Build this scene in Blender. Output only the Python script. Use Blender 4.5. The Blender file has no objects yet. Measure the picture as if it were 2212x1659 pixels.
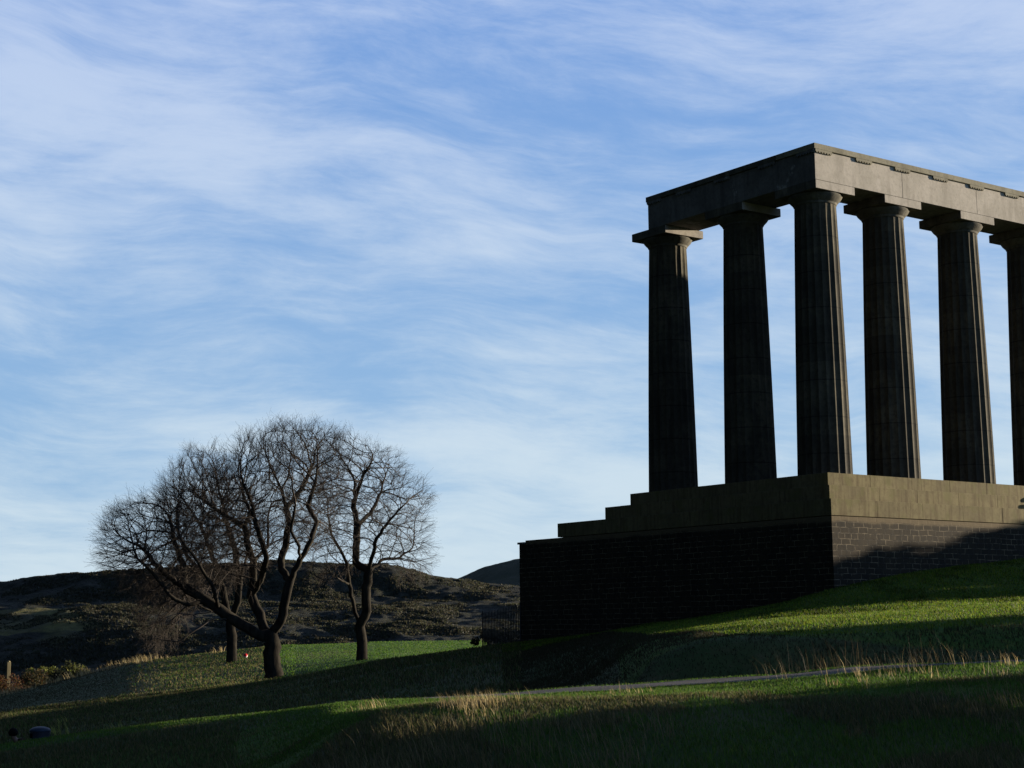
import bpy, math, random
import numpy as np
from mathutils import Vector, Matrix
random.seed(7); rng = np.random.default_rng(11)
S = bpy.context.scene
R = math.radians

# ------------------------------------------------------------------ camera
CAM = np.array([-43.1281, -40.1475, -5.1268]); YAW, PITCH, ROLL = 0.633277, 0.147418, -0.0098183
FPX = 3556.246; PW, PH = 2212.0, 1659.0         # focal length for a picture 2212 px wide
_f = np.array([math.cos(PITCH)*math.sin(YAW), math.cos(PITCH)*math.cos(YAW), math.sin(PITCH)])
_r = np.array([math.cos(YAW), -math.sin(YAW), 0.0]); _u = np.cross(_r, _f)
_r2 = _r*math.cos(ROLL)+_u*math.sin(ROLL); _u2 = -_r*math.sin(ROLL)+_u*math.cos(ROLL)
cd = bpy.data.cameras.new('camera'); cam = bpy.data.objects.new('camera', cd); S.collection.objects.link(cam)
M = Matrix((( _r2[0], _u2[0], -_f[0], CAM[0]), (_r2[1], _u2[1], -_f[1], CAM[1]), (_r2[2], _u2[2], -_f[2], CAM[2]), (0, 0, 0, 1)))
cam.matrix_world = M
cd.sensor_width = 36; cd.lens = 36*FPX/PW; cd.clip_end = 20000; cd.clip_start = 0.1
S.camera = cam

# ------------------------------------------------------------------ sun, sky, exposure
SUN_AZ, SUN_EL = R(-14.0), R(6.8)               # mathematical azimuth, elevation
L = Vector((math.cos(SUN_EL)*math.cos(SUN_AZ), math.cos(SUN_EL)*math.sin(SUN_AZ), math.sin(SUN_EL)))
sl = bpy.data.lights.new('sun', 'SUN'); sl.energy = 5.0; sl.angle = R(0.5); sl.color = (1.0, 0.86, 0.66)
so = bpy.data.objects.new('sun', sl); S.collection.objects.link(so)
so.rotation_euler = (-L).to_track_quat('-Z', 'Y').to_euler(); so.location = (0, 0, 60)

W = bpy.data.worlds.new('World'); S.world = W; W.use_nodes = True
nt = W.node_tree; nt.nodes.clear()
def N(t, nt_, **kw):
    n = nt_.nodes.new(t)
    for k, v in kw.items(): setattr(n, k, v)
    return n
class G:                                         # small helper for writing node graphs
    def __init__(s, nt): s.nt = nt; s.l = nt.links
    def n(s, t, **kw): return N(t, s.nt, **kw)
    def put(s, sock, v):
        if hasattr(v, 'links') or isinstance(v, bpy.types.NodeSocket): s.l.new(v, sock)
        elif v is not None: sock.default_value = v
    def m(s, op, a, b=None, c=None, clamp=False):
        n = s.n('ShaderNodeMath', operation=op); n.use_clamp = clamp
        for i, v in enumerate((a, b, c)):
            if v is not None: s.put(n.inputs[i], v)
        return n.outputs[0]
    def vm(s, op, a, b=None):
        n = s.n('ShaderNodeVectorMath', operation=op); s.put(n.inputs[0], a)
        if b is not None: s.put(n.inputs[1], b)
        return n.outputs['Value'] if op in ('DOT_PRODUCT', 'LENGTH') else n.outputs[0]
    def mr(s, v, a, b, c=0.0, d=1.0, smooth=True):
        n = s.n('ShaderNodeMapRange'); n.interpolation_type = 'SMOOTHSTEP' if smooth else 'LINEAR'
        s.put(n.inputs[0], v)
        for i, q in enumerate((a, b, c, d)): n.inputs[i+1].default_value = q
        return n.outputs[0]
    def mix(s, f, a, b, bt='MIX'):
        n = s.n('ShaderNodeMix', data_type='RGBA', blend_type=bt); s.put(n.inputs[0], f)
        s.put(n.inputs[6], a if not isinstance(a, tuple) else (*a[:3], 1)); s.put(n.inputs[7], b if not isinstance(b, tuple) else (*b[:3], 1))
        return n.outputs[2]
    def noise(s, vec, scale, detail=4, rough=.5, dist=0.0):
        n = s.n('ShaderNodeTexNoise'); s.put(n.inputs['Vector'], vec); n.inputs['Scale'].default_value = scale
        n.inputs['Detail'].default_value = detail; n.inputs['Roughness'].default_value = rough; n.inputs['Distortion'].default_value = dist
        return n.outputs[0]
    def mapping(s, vec, loc=(0, 0, 0), rot=(0, 0, 0), sc=(1, 1, 1)):
        n = s.n('ShaderNodeMapping'); s.put(n.inputs[0], vec); n.inputs[1].default_value = loc; n.inputs[2].default_value = rot; n.inputs[3].default_value = sc
        return n.outputs[0]
g = G(nt)
out = g.n('ShaderNodeOutputWorld'); bg = g.n('ShaderNodeBackground'); g.l.new(bg.outputs[0], out.inputs[0])
sky = g.n('ShaderNodeTexSky', sky_type='NISHITA'); sky.sun_disc = False; sky.sun_elevation = SUN_EL
sky.sun_rotation = math.pi/2-SUN_AZ; sky.air_density = 1.0; sky.dust_density = 0.3; sky.ozone_density = 2.5; sky.altitude = 100
tc = g.n('ShaderNodeTexCoord'); D = tc.outputs['Generated']
sep = g.n('ShaderNodeSeparateXYZ'); g.l.new(D, sep.inputs[0])
# direction measured from the compass bearing YAW: azimuth and elevation in radians
az = g.m('ARCTAN2', g.vm('DOT_PRODUCT', D, tuple(_r)), g.vm('DOT_PRODUCT', D, (math.sin(YAW), math.cos(YAW), 0)))
el = g.m('ARCSINE', sep.outputs[2])
cv = g.n('ShaderNodeCombineXYZ'); g.put(cv.inputs[0], az); g.put(cv.inputs[1], el)
C0 = cv.outputs[0]
warp = g.noise(C0, 3.0, 3, .5)
w2 = g.vm('ADD', C0, None); 
cw = g.n('ShaderNodeCombineXYZ'); g.put(cw.inputs[0], az); g.put(cw.inputs[1], g.m('ADD', el, g.m('MULTIPLY', g.m('SUBTRACT', warp, .5), .10)))
Vw = cw.outputs[0]
def streak(rot, sc, loc, detail, rough, dist=0.0):
    v = g.mapping(Vw, (0, 0, 0), (0, 0, R(rot)), (1, 1, 1)); return g.noise(g.mapping(v, loc, (0, 0, 0), sc), 1.0, detail, rough, dist)
big = streak(6, (2.8, 9.5, 1), (2.3, .55, 0), 4, .55, .3)
mid = streak(5.5, (6.5, 26.0, 1), (.4, 2.2, 0), 8, .66, .4)
fine = streak(7, (13.0, 85.0, 1), (5.1, 1.2, 0), 6, .7)
cm = g.m('ADD', g.m('MULTIPLY', big, .50), g.m('ADD', g.m('MULTIPLY', mid, .36), g.m('MULTIPLY', fine, .14)))
low = g.mr(el, 0.0, 0.16, .11, 0.0)
cm = g.m('ADD', cm, low)
upr = g.m('MULTIPLY', g.mr(el, .13, .34), g.mr(az, -.30, .22, .2, 1.0))
cm = g.m('ADD', cm, g.m('MULTIPLY', upr, .06))
bandm = g.m('MULTIPLY', g.m('MULTIPLY', g.mr(el, .10, .165), g.mr(el, .165, .225, 1.0, 0.0)), g.mr(az, -.12, .10, 1.0, .25))
cm = g.m('SUBTRACT', cm, g.m('MULTIPLY', bandm, .05))
cm = g.m('ADD', cm, g.m('MULTIPLY', g.mr(az, .04, .22), g.mr(el, .22, .10, 0.0, .055)))
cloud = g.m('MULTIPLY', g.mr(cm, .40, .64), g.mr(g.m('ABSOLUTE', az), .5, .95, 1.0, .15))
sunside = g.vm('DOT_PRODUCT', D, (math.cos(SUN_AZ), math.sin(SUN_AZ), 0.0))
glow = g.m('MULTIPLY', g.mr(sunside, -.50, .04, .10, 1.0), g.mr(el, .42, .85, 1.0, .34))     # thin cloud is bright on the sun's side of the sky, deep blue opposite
base = g.mix(1.0, sky.outputs[0], (1.0, 1.0, 1.0), 'MULTIPLY')
STR = 0.10
hue = g.mix(g.mr(el, .02, .55), (1.3, 2.15, 3.3), (.62, 1.34, 3.25))   # clear blue, pale at the horizon
clear = g.mix(.88, base, hue)
hz = g.mix(g.mr(el, .0, .42), (2.85, 3.4, 3.72), (2.28, 2.78, 3.8))
col = g.mix(g.m('MULTIPLY', cloud, .88), clear, hz)
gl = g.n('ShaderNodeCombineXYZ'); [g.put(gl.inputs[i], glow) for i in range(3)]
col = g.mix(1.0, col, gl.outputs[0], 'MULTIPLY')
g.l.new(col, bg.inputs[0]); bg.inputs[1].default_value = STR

vs = S.view_settings; S.display_settings.display_device = 'sRGB'; vs.view_transform = 'Standard'; vs.look = 'None'; vs.exposure = 1.2; vs.gamma = 1.0
S.render.engine = 'CYCLES'; S.cycles.max_bounces = 5; S.cycles.transparent_max_bounces = 4
S.render.resolution_x = 1024; S.render.resolution_y = 768

# ------------------------------------------------------------------ helpers
FH = np.array([math.sin(YAW), math.cos(YAW), 0.0]); RH = np.array([math.cos(YAW), -math.sin(YAW), 0.0])
def ray(X, Y): return _f + _r2*(X-PW/2)/FPX - _u2*(Y-PH/2)/FPX
def at(X, Y, a): d = ray(X, Y); return CAM + d*(a/(d@FH))      # survey point: world position a metres ahead on that sight line
def onx(X, Y, x): d = ray(X, Y); return CAM + d*((x-CAM[0])/d[0])
def zrel(X, Y, a): return float(at(X, Y, a)[2]-CAM[2])
def mesh_obj(name, verts, faces, mat=None, parent=None, smooth=False):
    me = bpy.data.meshes.new(name)
    verts = np.asarray(verts, dtype=np.float32)
    if isinstance(faces, np.ndarray):
        nf, k = faces.shape
        me.vertices.add(len(verts)); me.vertices.foreach_set('co', verts.ravel())
        me.loops.add(nf*k); me.loops.foreach_set('vertex_index', faces.astype(np.int32).ravel())
        me.polygons.add(nf); me.polygons.foreach_set('loop_start', np.arange(0, nf*k, k, dtype=np.int32))
        me.polygons.foreach_set('loop_total', np.full(nf, k, dtype=np.int32)); me.update(calc_edges=True)
    else:
        me.from_pydata([tuple(map(float, v)) for v in verts], [], [tuple(map(int, q)) for q in faces]); me.update()
    me.validate()
    if smooth: me.polygons.foreach_set('use_smooth', np.ones(len(me.polygons), dtype=bool))
    o = bpy.data.objects.new(name, me); S.collection.objects.link(o)
    if mat: me.materials.append(mat)
    if parent: o.parent = parent
    return o
def tag(o, label=None, cat=None, group=None, kind=None):
    if label: o['label'] = label
    if cat: o['category'] = cat
    if group: o['group'] = group
    if kind: o['kind'] = kind
    return o
def empty(name, loc=(0, 0, 0), rz=0.0):
    o = bpy.data.objects.new(name, None); S.collection.objects.link(o); o.location = loc; o.rotation_euler = (0, 0, rz); o.empty_display_size = .3
    return o
class MB:
    def __init__(s): s.v = []; s.f = []
    def add(s, v, f): n = len(s.v); s.v += [tuple(p) for p in v]; s.f += [tuple(i+n for i in q) for q in f]; return s
    def box(s, x0, x1, y0, y1, z0, z1, b=0.0):
        if b <= 0:
            v = [(x0,y0,z0),(x1,y0,z0),(x1,y1,z0),(x0,y1,z0),(x0,y0,z1),(x1,y0,z1),(x1,y1,z1),(x0,y1,z1)]
            return s.add(v, [(0,3,2,1),(4,5,6,7),(0,1,5,4),(1,2,6,5),(2,3,7,6),(3,0,4,7)])
        import bmesh
        bm = bmesh.new(); bmesh.ops.create_cube(bm, size=1.0)
        for q in bm.verts: q.co = Vector(((x0+x1)/2+q.co.x*(x1-x0), (y0+y1)/2+q.co.y*(y1-y0), (z0+z1)/2+q.co.z*(z1-z0)))
        bmesh.ops.bevel(bm, geom=bm.edges[:], offset=b, segments=1, affect='EDGES')
        bm.verts.index_update(); s.add([tuple(q.co) for q in bm.verts], [tuple(w.index for w in f.verts) for f in bm.faces]); bm.free(); return s
    def tube(s, pts, rad, n=8, cap=True):
        pts = [Vector(p) for p in pts]; rings = []
        for i, p in enumerate(pts):
            t = (pts[min(i+1, len(pts)-1)]-pts[max(i-1, 0)]).normalized()
            a = t.orthogonal().normalized() if i == 0 else (a-t*a.dot(t)).normalized()
            b = t.cross(a); r = rad[i] if hasattr(rad, '__len__') else rad
            rings.append([p+(a*math.cos(2*math.pi*k/n)+b*math.sin(2*math.pi*k/n))*r for k in range(n)])
        v = [q for rg in rings for q in rg]; f = []
        for i in range(len(pts)-1):
            for k in range(n): f.append((i*n+k, i*n+(k+1)%n, (i+1)*n+(k+1)%n, (i+1)*n+k))
        if cap: f += [tuple(reversed(range(n))), tuple(range((len(pts)-1)*n, len(pts)*n))]
        return s.add(v, f)
    def lathe(s, prof, n=48, cx=0, cy=0, cap=True):
        v = [(cx+r*math.cos(2*math.pi*k/n), cy+r*math.sin(2*math.pi*k/n), z) for r, z in prof for k in range(n)]
        f = [(i*n+k, i*n+(k+1)%n, (i+1)*n+(k+1)%n, (i+1)*n+k) for i in range(len(prof)-1) for k in range(n)]
        if cap: f += [tuple(reversed(range(n))), tuple(range((len(prof)-1)*n, len(prof)*n))]
        return s.add(v, f)
    def build(s, name, mat, parent=None, smooth=False): return mesh_obj(name, s.v, s.f, mat, parent, smooth)

# numpy value noise
_perm = rng.random((256, 256))
def vnoise(x, y):
    xi = np.floor(x).astype(int); yi = np.floor(y).astype(int); fx = x-xi; fy = y-yi
    fx = fx*fx*(3-2*fx); fy = fy*fy*(3-2*fy)
    h = lambda a, b: _perm[a & 255, b & 255]
    return (h(xi, yi)*(1-fx)+h(xi+1, yi)*fx)*(1-fy)+(h(xi, yi+1)*(1-fx)+h(xi+1, yi+1)*fx)*fy
def fbm(x, y, sc, oct=4, rough=.5):
    s_ = 0; a = 1; t = 0
    for o_ in range(oct): s_ = s_+a*(vnoise(x/sc+17.3*o_, y/sc+9.1*o_)-.5); t += a; a *= rough; sc *= .5
    return s_/t*2

# ------------------------------------------------------------------ materials
def newmat(name):
    m = bpy.data.materials.new(name); m.use_nodes = True; nt = m.node_tree; nt.nodes.clear(); g = G(nt)
    o = g.n('ShaderNodeOutputMaterial'); p = g.n('ShaderNodeBsdfPrincipled'); g.l.new(p.outputs[0], o.inputs[0])
    p.inputs['Roughness'].default_value = .9; p.inputs['Specular IOR Level'].default_value = .15
    return m, g, p, o
def bump(g, p, h, strength=.4, dist=.02):
    b = g.n('ShaderNodeBump'); b.inputs['Strength'].default_value = strength; b.inputs['Distance'].default_value = dist
    g.l.new(h, b.inputs['Height']); g.l.new(b.outputs[0], p.inputs['Normal'])
def stone(name, c1, c2, stain=(.05, .045, .04), amt=.5, drip=.5, pale=None, scale=1.0, green=None, joints=None, dscale=3.2):
    m, g, p, o = newmat(name)
    P = g.n('ShaderNodeNewGeometry').outputs['Position']
    a = g.noise(P, .9*scale, 6, .6); b = g.noise(P, 7*scale, 5, .65); fine = g.noise(P, 60, 3, .6)
    col = g.mix(g.mr(a, .35, .65), c1, c2)
    dr = g.noise(g.mapping(P, (3, 1, 0), (0, 0, 0), (dscale, dscale, .5)), 1.0, 6, .6)
    col = g.mix(g.m('MULTIPLY', g.mr(dr, .46, .66), drip), col, stain)
    col = g.mix(g.m('MULTIPLY', g.mr(b, .45, .7), amt), col, stain)
    if green: col = g.mix(g.mr(g.noise(P, 1.6, 5, .6), .5, .66, 0, .7), col, green)
    if pale: col = g.mix(g.mr(g.noise(g.mapping(P, (9, 4, 2)), 1.3, 6, .62), .60, .68, 0, .6), col, pale)
    col = g.mix(g.m('MULTIPLY', fine, .25), col, stain)
    if joints:
        sx = g.n('ShaderNodeSeparateXYZ'); g.l.new(P, sx.inputs[0])
        fr = g.m('ABSOLUTE', g.m('SUBTRACT', g.m('FRACT', g.m('DIVIDE', g.m('ADD', sx.outputs[2], 20.0), joints)), .5))
        dr_i = g.m('FLOOR', g.m('DIVIDE', g.m('ADD', sx.outputs[2], 20.65), joints)); wc = g.n('ShaderNodeCombineXYZ')
        g.put(wc.inputs[0], g.m('ROUND', g.m('DIVIDE', sx.outputs[0], 2.14))); g.put(wc.inputs[1], g.m('ROUND', g.m('DIVIDE', sx.outputs[1], 2.6))); g.put(wc.inputs[2], dr_i)
        wn = g.n('ShaderNodeTexWhiteNoise', noise_dimensions='3D'); g.l.new(wc.outputs[0], wn.inputs[0])
        col = g.mix(g.mr(wn.outputs[0], .2, 1.0, 0, .5, False), col, tuple(q*.9 for q in stain))
        jm = g.mr(fr, .478, .494)
        col = g.mix(g.m('MULTIPLY', jm, .55), col, tuple(q*.3 for q in stain))
    g.l.new(col, p.inputs['Base Color'])
    bump(g, p, g.m('ADD', g.m('MULTIPLY', b, .7), g.m('MULTIPLY', fine, .3)), .45, .02)
    return m
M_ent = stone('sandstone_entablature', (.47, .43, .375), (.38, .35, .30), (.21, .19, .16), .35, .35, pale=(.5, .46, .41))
M_entflank = stone('shade_toned_sandstone', (.19, .187, .185), (.13, .127, .125), (.07, .068, .066), .5, .5, pale=(.45, .445, .44))  # same sandstone with the shade of the unlit sides put into its colour
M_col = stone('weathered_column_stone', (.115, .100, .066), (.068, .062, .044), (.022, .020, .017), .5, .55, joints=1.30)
M_cap = stone('capital_stone', (.14, .13, .10), (.085, .08, .066), (.04, .038, .032), .5, .5, pale=(.22, .2, .16))
M_step = stone('mossy_step_stone', (.215, .182, .092), (.155, .13, .068), (.085, .06, .03), .4, .6, green=(.14, .13, .05), dscale=8)
M_tae = stone('sunlit_fillet_stone', (.30, .28, .21), (.24, .22, .16), (.12, .11, .08), .4, .4)  # front fillets: sunlight put into the colour, flank ones get darker stone
def masonry(name):
    m, g, p, o = newmat(name)
    geo = g.n('ShaderNodeNewGeometry'); P = geo.outputs['Position']; sp = g.n('ShaderNodeSeparateXYZ'); g.l.new(P, sp.inputs[0])
    u = g.m('ADD', sp.outputs[0], sp.outputs[1])
    wob = g.noise(P, 1.4, 3, .6)
    cv = g.n('ShaderNodeCombineXYZ'); g.put(cv.inputs[0], g.m('ADD', u, g.m('MULTIPLY', wob, .22))); g.put(cv.inputs[1], g.m('ADD', sp.outputs[2], g.m('MULTIPLY', wob, .10)))
    br = g.n('ShaderNodeTexBrick'); g.l.new(cv.outputs[0], br.inputs[0])
    br.inputs['Scale'].default_value = 1.0; br.inputs['Mortar Size'].default_value = .011; br.inputs['Brick Width'].default_value = .43; br.inputs['Row Height'].default_value = .19
    br.inputs['Mortar Smooth'].default_value = .35; br.offset = .43; br.squash = .72; br.squash_frequency = 4
    br.inputs['Color1'].default_value = (.022, .018, .013, 1); br.inputs['Color2'].default_value = (.036, .028, .018, 1); br.inputs['Mortar'].default_value = (.5, .5, .5, 1); br.inputs['Bias'].default_value = .1
    n1 = g.noise(g.mapping(P, (0, 0, 0), (0, 0, 0), (.9, .9, .35)), 1.0, 5, .6)
    n2 = g.noise(P, 6, 5, .7)
    base = g.mix(g.mr(n1, .38, .68, 0, .7), br.outputs[0], (.046, .037, .024))
    base = g.mix(g.mr(n2, .45, .7, 0, .6), base, (.020, .019, .017))
    mort = g.mix(g.mr(g.noise(P, 2.3, 4, .7), .42, .6), (.035, .032, .026), (.25, .20, .125))
    col = g.mix(br.outputs['Fac'], base, mort)
    top = g.mr(g.m('ADD', sp.outputs[2], g.m('MULTIPLY', g.m('SUBTRACT', n1, .5), .25)), -1.84, -1.70)
    col = g.mix(g.m('MULTIPLY', top, .75), col, (.17, .13, .075))  # strip of sunlight below the ledge painted into the wall colour
    g.l.new(col, p.inputs['Base Color'])
    h = g.m('ADD', g.m('MULTIPLY', br.outputs['Fac'], -.6), g.m('MULTIPLY', n2, .5)); bump(g, p, h, .7, .03)
    return m
M_wall = masonry('soot_blackened_masonry')
def groundmat():
    m, g, p, o = newmat('grassy_ground')
    P = g.n('ShaderNodeNewGeometry').outputs['Position']
    at_ = g.n('ShaderNodeAttribute', attribute_name='cover'); sc = g.n('ShaderNodeSeparateColor'); g.l.new(at_.outputs[0], sc.inputs[0])
    dry, far_, lawn = sc.outputs[0], sc.outputs[1], sc.outputs[2]
    a = g.noise(P, .35, 5, .6); b = g.noise(P, 3.0, 5, .65); c = g.noise(P, 30, 3, .7)
    gr = g.mix(g.mr(a, .35, .65), (.050, .085, .022), (.075, .085, .030))
    gr = g.mix(g.mr(b, .5, .75, 0, .6), gr, (.12, .095, .045))
    lw = g.mix(g.mr(b, .35, .7), (.055, .135, .014), (.115, .165, .020))
    gr = g.mix(lawn, gr, lw)
    dr = g.mix(g.mr(b, .3, .7), (.22, .18, .07), (.10, .09, .035))
    gr = g.mix(g.m('MULTIPLY', dry, 1.0), gr, dr)
    # scrub-covered hill
    s1 = g.noise(P, .045, 7, .68); s2 = g.noise(P, .22, 7, .78)
    sc1 = g.mix(g.mr(s2, .38, .62), (.014, .018, .012), (.052, .052, .036))
    sc1 = g.mix(g.mr(s1, .5, .66, 0, .75), sc1, (.050, .050, .024))
    sc1 = g.mix(lawn, sc1, g.mix(g.mr(s1, .35, .65), (.030, .045, .020), (.050, .060, .030)))
    hill = g.mix(dry, sc1, g.mix(g.mr(s2, .35, .65), (.26, .24, .085), (.13, .12, .045)))
    col = g.mix(far_, gr, hill)
    g.l.new(col, p.inputs['Base Color'])
    hh = g.m('ADD', g.m('MULTIPLY', b, .5), g.m('MULTIPLY', c, .5)); 
    b1 = g.n('ShaderNodeBump'); b1.inputs['Strength'].default_value = .7; b1.inputs['Distance'].default_value = .06; g.l.new(hh, b1.inputs['Height'])
    b2 = g.n('ShaderNodeBump'); g.put(b2.inputs['Strength'], far_); b2.inputs['Distance'].default_value = 3.5; g.l.new(s2, b2.inputs['Height']); g.l.new(b1.outputs[0], b2.inputs['Normal'])
    g.l.new(b2.outputs[0], p.inputs['Normal'])
    return m
M_ground = groundmat()
def leafmat(name, trans=.45):
    m, g, p, o = newmat(name)
    at_ = g.n('ShaderNodeAttribute', attribute_name='tint'); g.l.new(at_.outputs[0], p.inputs['Base Color']); p.inputs['Roughness'].default_value = .6
    t = g.n('ShaderNodeBsdfTranslucent'); g.l.new(at_.outputs[0], t.inputs[0])
    mx = g.n('ShaderNodeMixShader'); mx.inputs[0].default_value = trans; g.l.new(p.outputs[0], mx.inputs[1]); g.l.new(t.outputs[0], mx.inputs[2]); g.l.new(mx.outputs[0], o.inputs[0])
    return m
M_blade = leafmat('grass_blades', .5)
def simple(name, c1, c2, sc=8, rough=.8, spec=.2, bumpd=.01, stretch=(1, 1, 1), metal=0):
    m, g, p, o = newmat(name)
    P = g.n('ShaderNodeTexCoord').outputs['Object']; P = g.mapping(P, sc=stretch)
    n = g.noise(P, sc, 6, .65); g.l.new(g.mix(g.mr(n, .35, .65), c1, c2), p.inputs['Base Color'])
    p.inputs['Roughness'].default_value = rough; p.inputs['Specular IOR Level'].default_value = spec; p.inputs['Metallic'].default_value = metal
    if bumpd: bump(g, p, n, .6, bumpd)
    return m
M_bark = simple('dark_bark', (.036, .031, .023), (.014, .012, .010), 4, .95, .1, .05, (1, 1, .35))
M_twig = simple('bare_twigs', (.078, .066, .057), (.045, .038, .033), 1.5, .9, .1, 0)
M_iron = simple('black_iron', (.012, .012, .013), (.02, .02, .02), 20, .5, .4, .002)
def pathmat():
    m, g, p, o = newmat('asphalt_path')
    P = g.n('ShaderNodeNewGeometry').outputs['Position']
    n1 = g.noise(P, 1.2, 5, .6); n2 = g.noise(P, 45, 3, .7); n3 = g.noise(P, 9, 5, .7)
    col = g.mix(g.mr(n2, .35, .65), (.075, .071, .072), (.155, .145, .138)); col = g.mix(g.mr(n1, .4, .7, 0, .5), col, (.10, .085, .06))
    col = g.mix(g.mr(n3, .60, .68, 0, .8), col, (.20, .09, .035))
    g.l.new(col, p.inputs['Base Color']); bump(g, p, n2, .8, .02); return m
M_path = pathmat()

# ------------------------------------------------------------------ terrain (surveyed profiles along sight bearings)
FX = [-600, 0, 64, 108, 220, 384, 592, 696, 905, 1078, 1400, 1615, 1883, 2212, 2950]
FY = [1650, 1614, 1601, 1595, 1580, 1562, 1539, 1525, 1511, 1503, 1477, 1462, 1443.5, 1426, 1395]
WX = [1123, 1296, 1500, 1700, 1804, 1937, 2098, 2212, 2950]; WY = [1389, 1366, 1335, 1300, 1271, 1242, 1219, 1207, 1176]
WP = -3.053
def wall_a(X):
    Y = np.interp(X, WX, WY)
    if X <= 1804: q = onx(X, Y, WP)
    else: d = ray(X, Y); q = CAM + d*((WP-CAM[1])/d[1])
    return float((q-CAM)@FH), Y
HX = [-2500, -600, 0, 40, 100, 180, 300, 400, 500, 620, 700, 760, 830, 870, 920, 948, 960, 975, 1060, 1200, 1700, 2950, 5000]
HY = [1300, 1275, 1257, 1252, 1240, 1231, 1231, 1223, 1215, 1212, 1216, 1220, 1218, 1222, 1240, 1251, 1252, 1257, 1266, 1272, 1284, 1290, 1300]
HX2 = [-2500, 600, 900, 975, 1010, 1035, 1055, 1080, 1100, 1123, 1300, 1500, 1800, 3000, 5000]
HY2 = [1330, 1320, 1290, 1255, 1238, 1226, 1222, 1220, 1214, 1208, 1186, 1170, 1190, 1260, 1300]
ST = [-1200, -300, 0, 150, 300, 450, 600, 730, 830, 950, 1043, 1123, 1260, 1400, 1500, 1615, 1700, 1804, 1937, 2075, 2212, 2500, 2950, 3600]
def I(x, xs, ys): return float(np.interp(x, xs, ys))
prof = []
for X in ST:
    Xc = min(max(X, -600), 2950)
    F = I(Xc, FX, FY); p = [(0, -1.62), (8, -1.66)]
    zB = I(Xc, [-600, 0, 384, 900, 1615, 2212], [1640, 1619, 1568, 1530, 1499, 1466])
    bot = I(Xc, [-600, 0, 600, 1100, 1615, 2212, 2950], [-2.4, -2.3, -1.72, -1.56, -1.47, -1.30, -1.1])
    zBz = zrel(Xc, zB, 20.5)
    if Xc < 760: zBz = I(Xc, [-600, 0, 384, 592, 696, 760], [-2.35, -2.2, -1.95, -1.6, -1.36, zBz])
    p += [(15.5, bot), (20.5, zBz)]
    # the verge, path and the crest behind it
    Pn = I(Xc, [-600, 384, 1078, 1400, 1615, 1883, 2044, 2212, 2950], [1644, 1564, 1506, 1486, 1473, 1452, 1442, 1434, 1405])
    zF = zrel(Xc, F, 26.0); zP = zrel(Xc, max(Pn, F+1.5), 23.4)
    if Xc < 650: zP = zBz+(zF-zBz)*.62
    p += [(23.4, zP), (26.0, zF), (28.3, zF-.42)]
    if X < 1123:
        def li(ys): return I(Xc, [-600, 0, 300, 600, 830, 1043, 1123], ys)
        for a, ys in ((34, [1690, 1660, 1615, 1585, 1555, 1545, 1535]), (44, [1670, 1630, 1570, 1538, 1512, 1500, 1492]), (56, [1640, 1584, 1540, 1502, 1462, 1428, 1420]),
                      (68, [1620, 1557, 1522, 1476, 1430, 1402, 1389.5])):
            p.append((a, zrel(Xc, li(ys), a)))
        for a, ys in ((76, [1610, 1548, 1508, 1476, 1437, 1408, 1402]), (84, [1600, 1538, 1490, 1463, 1431, 1412, 1410]), (96, [1590, 1524, 1466, 1436, 1418, 1409, 1408]),
                      (108, [1580, 1513, 1445, 1414, 1403, 1398, 1398]), (122, [1575, 1505, 1431, 1396, 1388, 1385, 1386])):
            p.append((a, zrel(Xc, li(ys), a)))
        zl = p[-1][1]
    else:
        aw, Yw = wall_a(Xc); zw = zrel(Xc, Yw, aw)
        a7 = 31.0; z7 = zrel(Xc, F+4, a7)-.25
        Y8 = I(Xc, [1123, 1300, 1400, 1480, 1561, 1722, 1840, 2212, 2950], [1490, 1462, 1410, 1383, 1377, 1371, 1364, 1342, 1300]); a8 = I(Xc, [1123, 1300, 1400, 1561, 1722, 2212], [44, 40, 34, 33, 33.7, 36])
        Y9 = I(Xc, [1123, 1400, 1561, 1631, 1803, 1991, 2212, 2950], [1420, 1370, 1347, 1337, 1320, 1302, 1289, 1250]); a9 = I(Xc, [1123, 1300, 1400, 1631, 1804, 2212], [56, 50, 46, 46, 47, 50.5])
        p += [(a7, z7), (a8, zrel(Xc, Y8, a8)), (a9, zrel(Xc, Y9, a9)), (aw, zw), (aw+4, zw+.02), (aw+12, zw-.1), (max(aw+20, 96), zw-.8), (max(aw+32, 108), zw-1.4), (max(aw+44, 122), min(zw-2.2, -1.3))]
        p.append(None); p.pop()
        zl = p[-1][1]
        while len(p) < 16: p.append((p[-1][0]+3, p[-1][1]-.2))
    assert len(p) == 16, len(p)
    al = p[-1][0]
    # ground beyond the brow, valley, the hill and the ridge behind it
    d1 = I(X, [-600, 0, 250, 420, 600], [1500, 1478, 1438, 1420, 1420]); lz = zrel(Xc, d1, 175) if X < 420 else zl-5
    p += [(al+12, min(zl-1.6, lz-1)), (175, min(lz, zl)), (215, zl-14), (420, zl-38), (640, -34)]
    foot = I(X, [-600, 0, 600, 1043, 1123, 3000], [1480, 1470, 1420, 1392, 1388, 1388])
    led = I(X, [-1200, 0, 120, 250, 420, 3000], [1350, 1330, 1322, 1318, 1318, 1330])
    H = I(X, HX, HY)
    p += [(760, zrel(Xc, foot, 760)), (860, zrel(Xc, led+26, 860)), (905, zrel(Xc, led, 905)), (960, zrel(Xc, max(H+30, led-22) if H+30 < led else led-4, 960)), (1040, zrel(Xc, H, 1040)), (1120, zrel(Xc, H, 1040)-3)]
    H2 = I(X, HX2, HY2)
    p += [(1350, zrel(Xc, H2+60, 1350)), (1650, zrel(Xc, H2, 1650)), (2000, zrel(Xc, H2, 1650)-40), (4500, -60)]
    prof.append(p)
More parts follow.
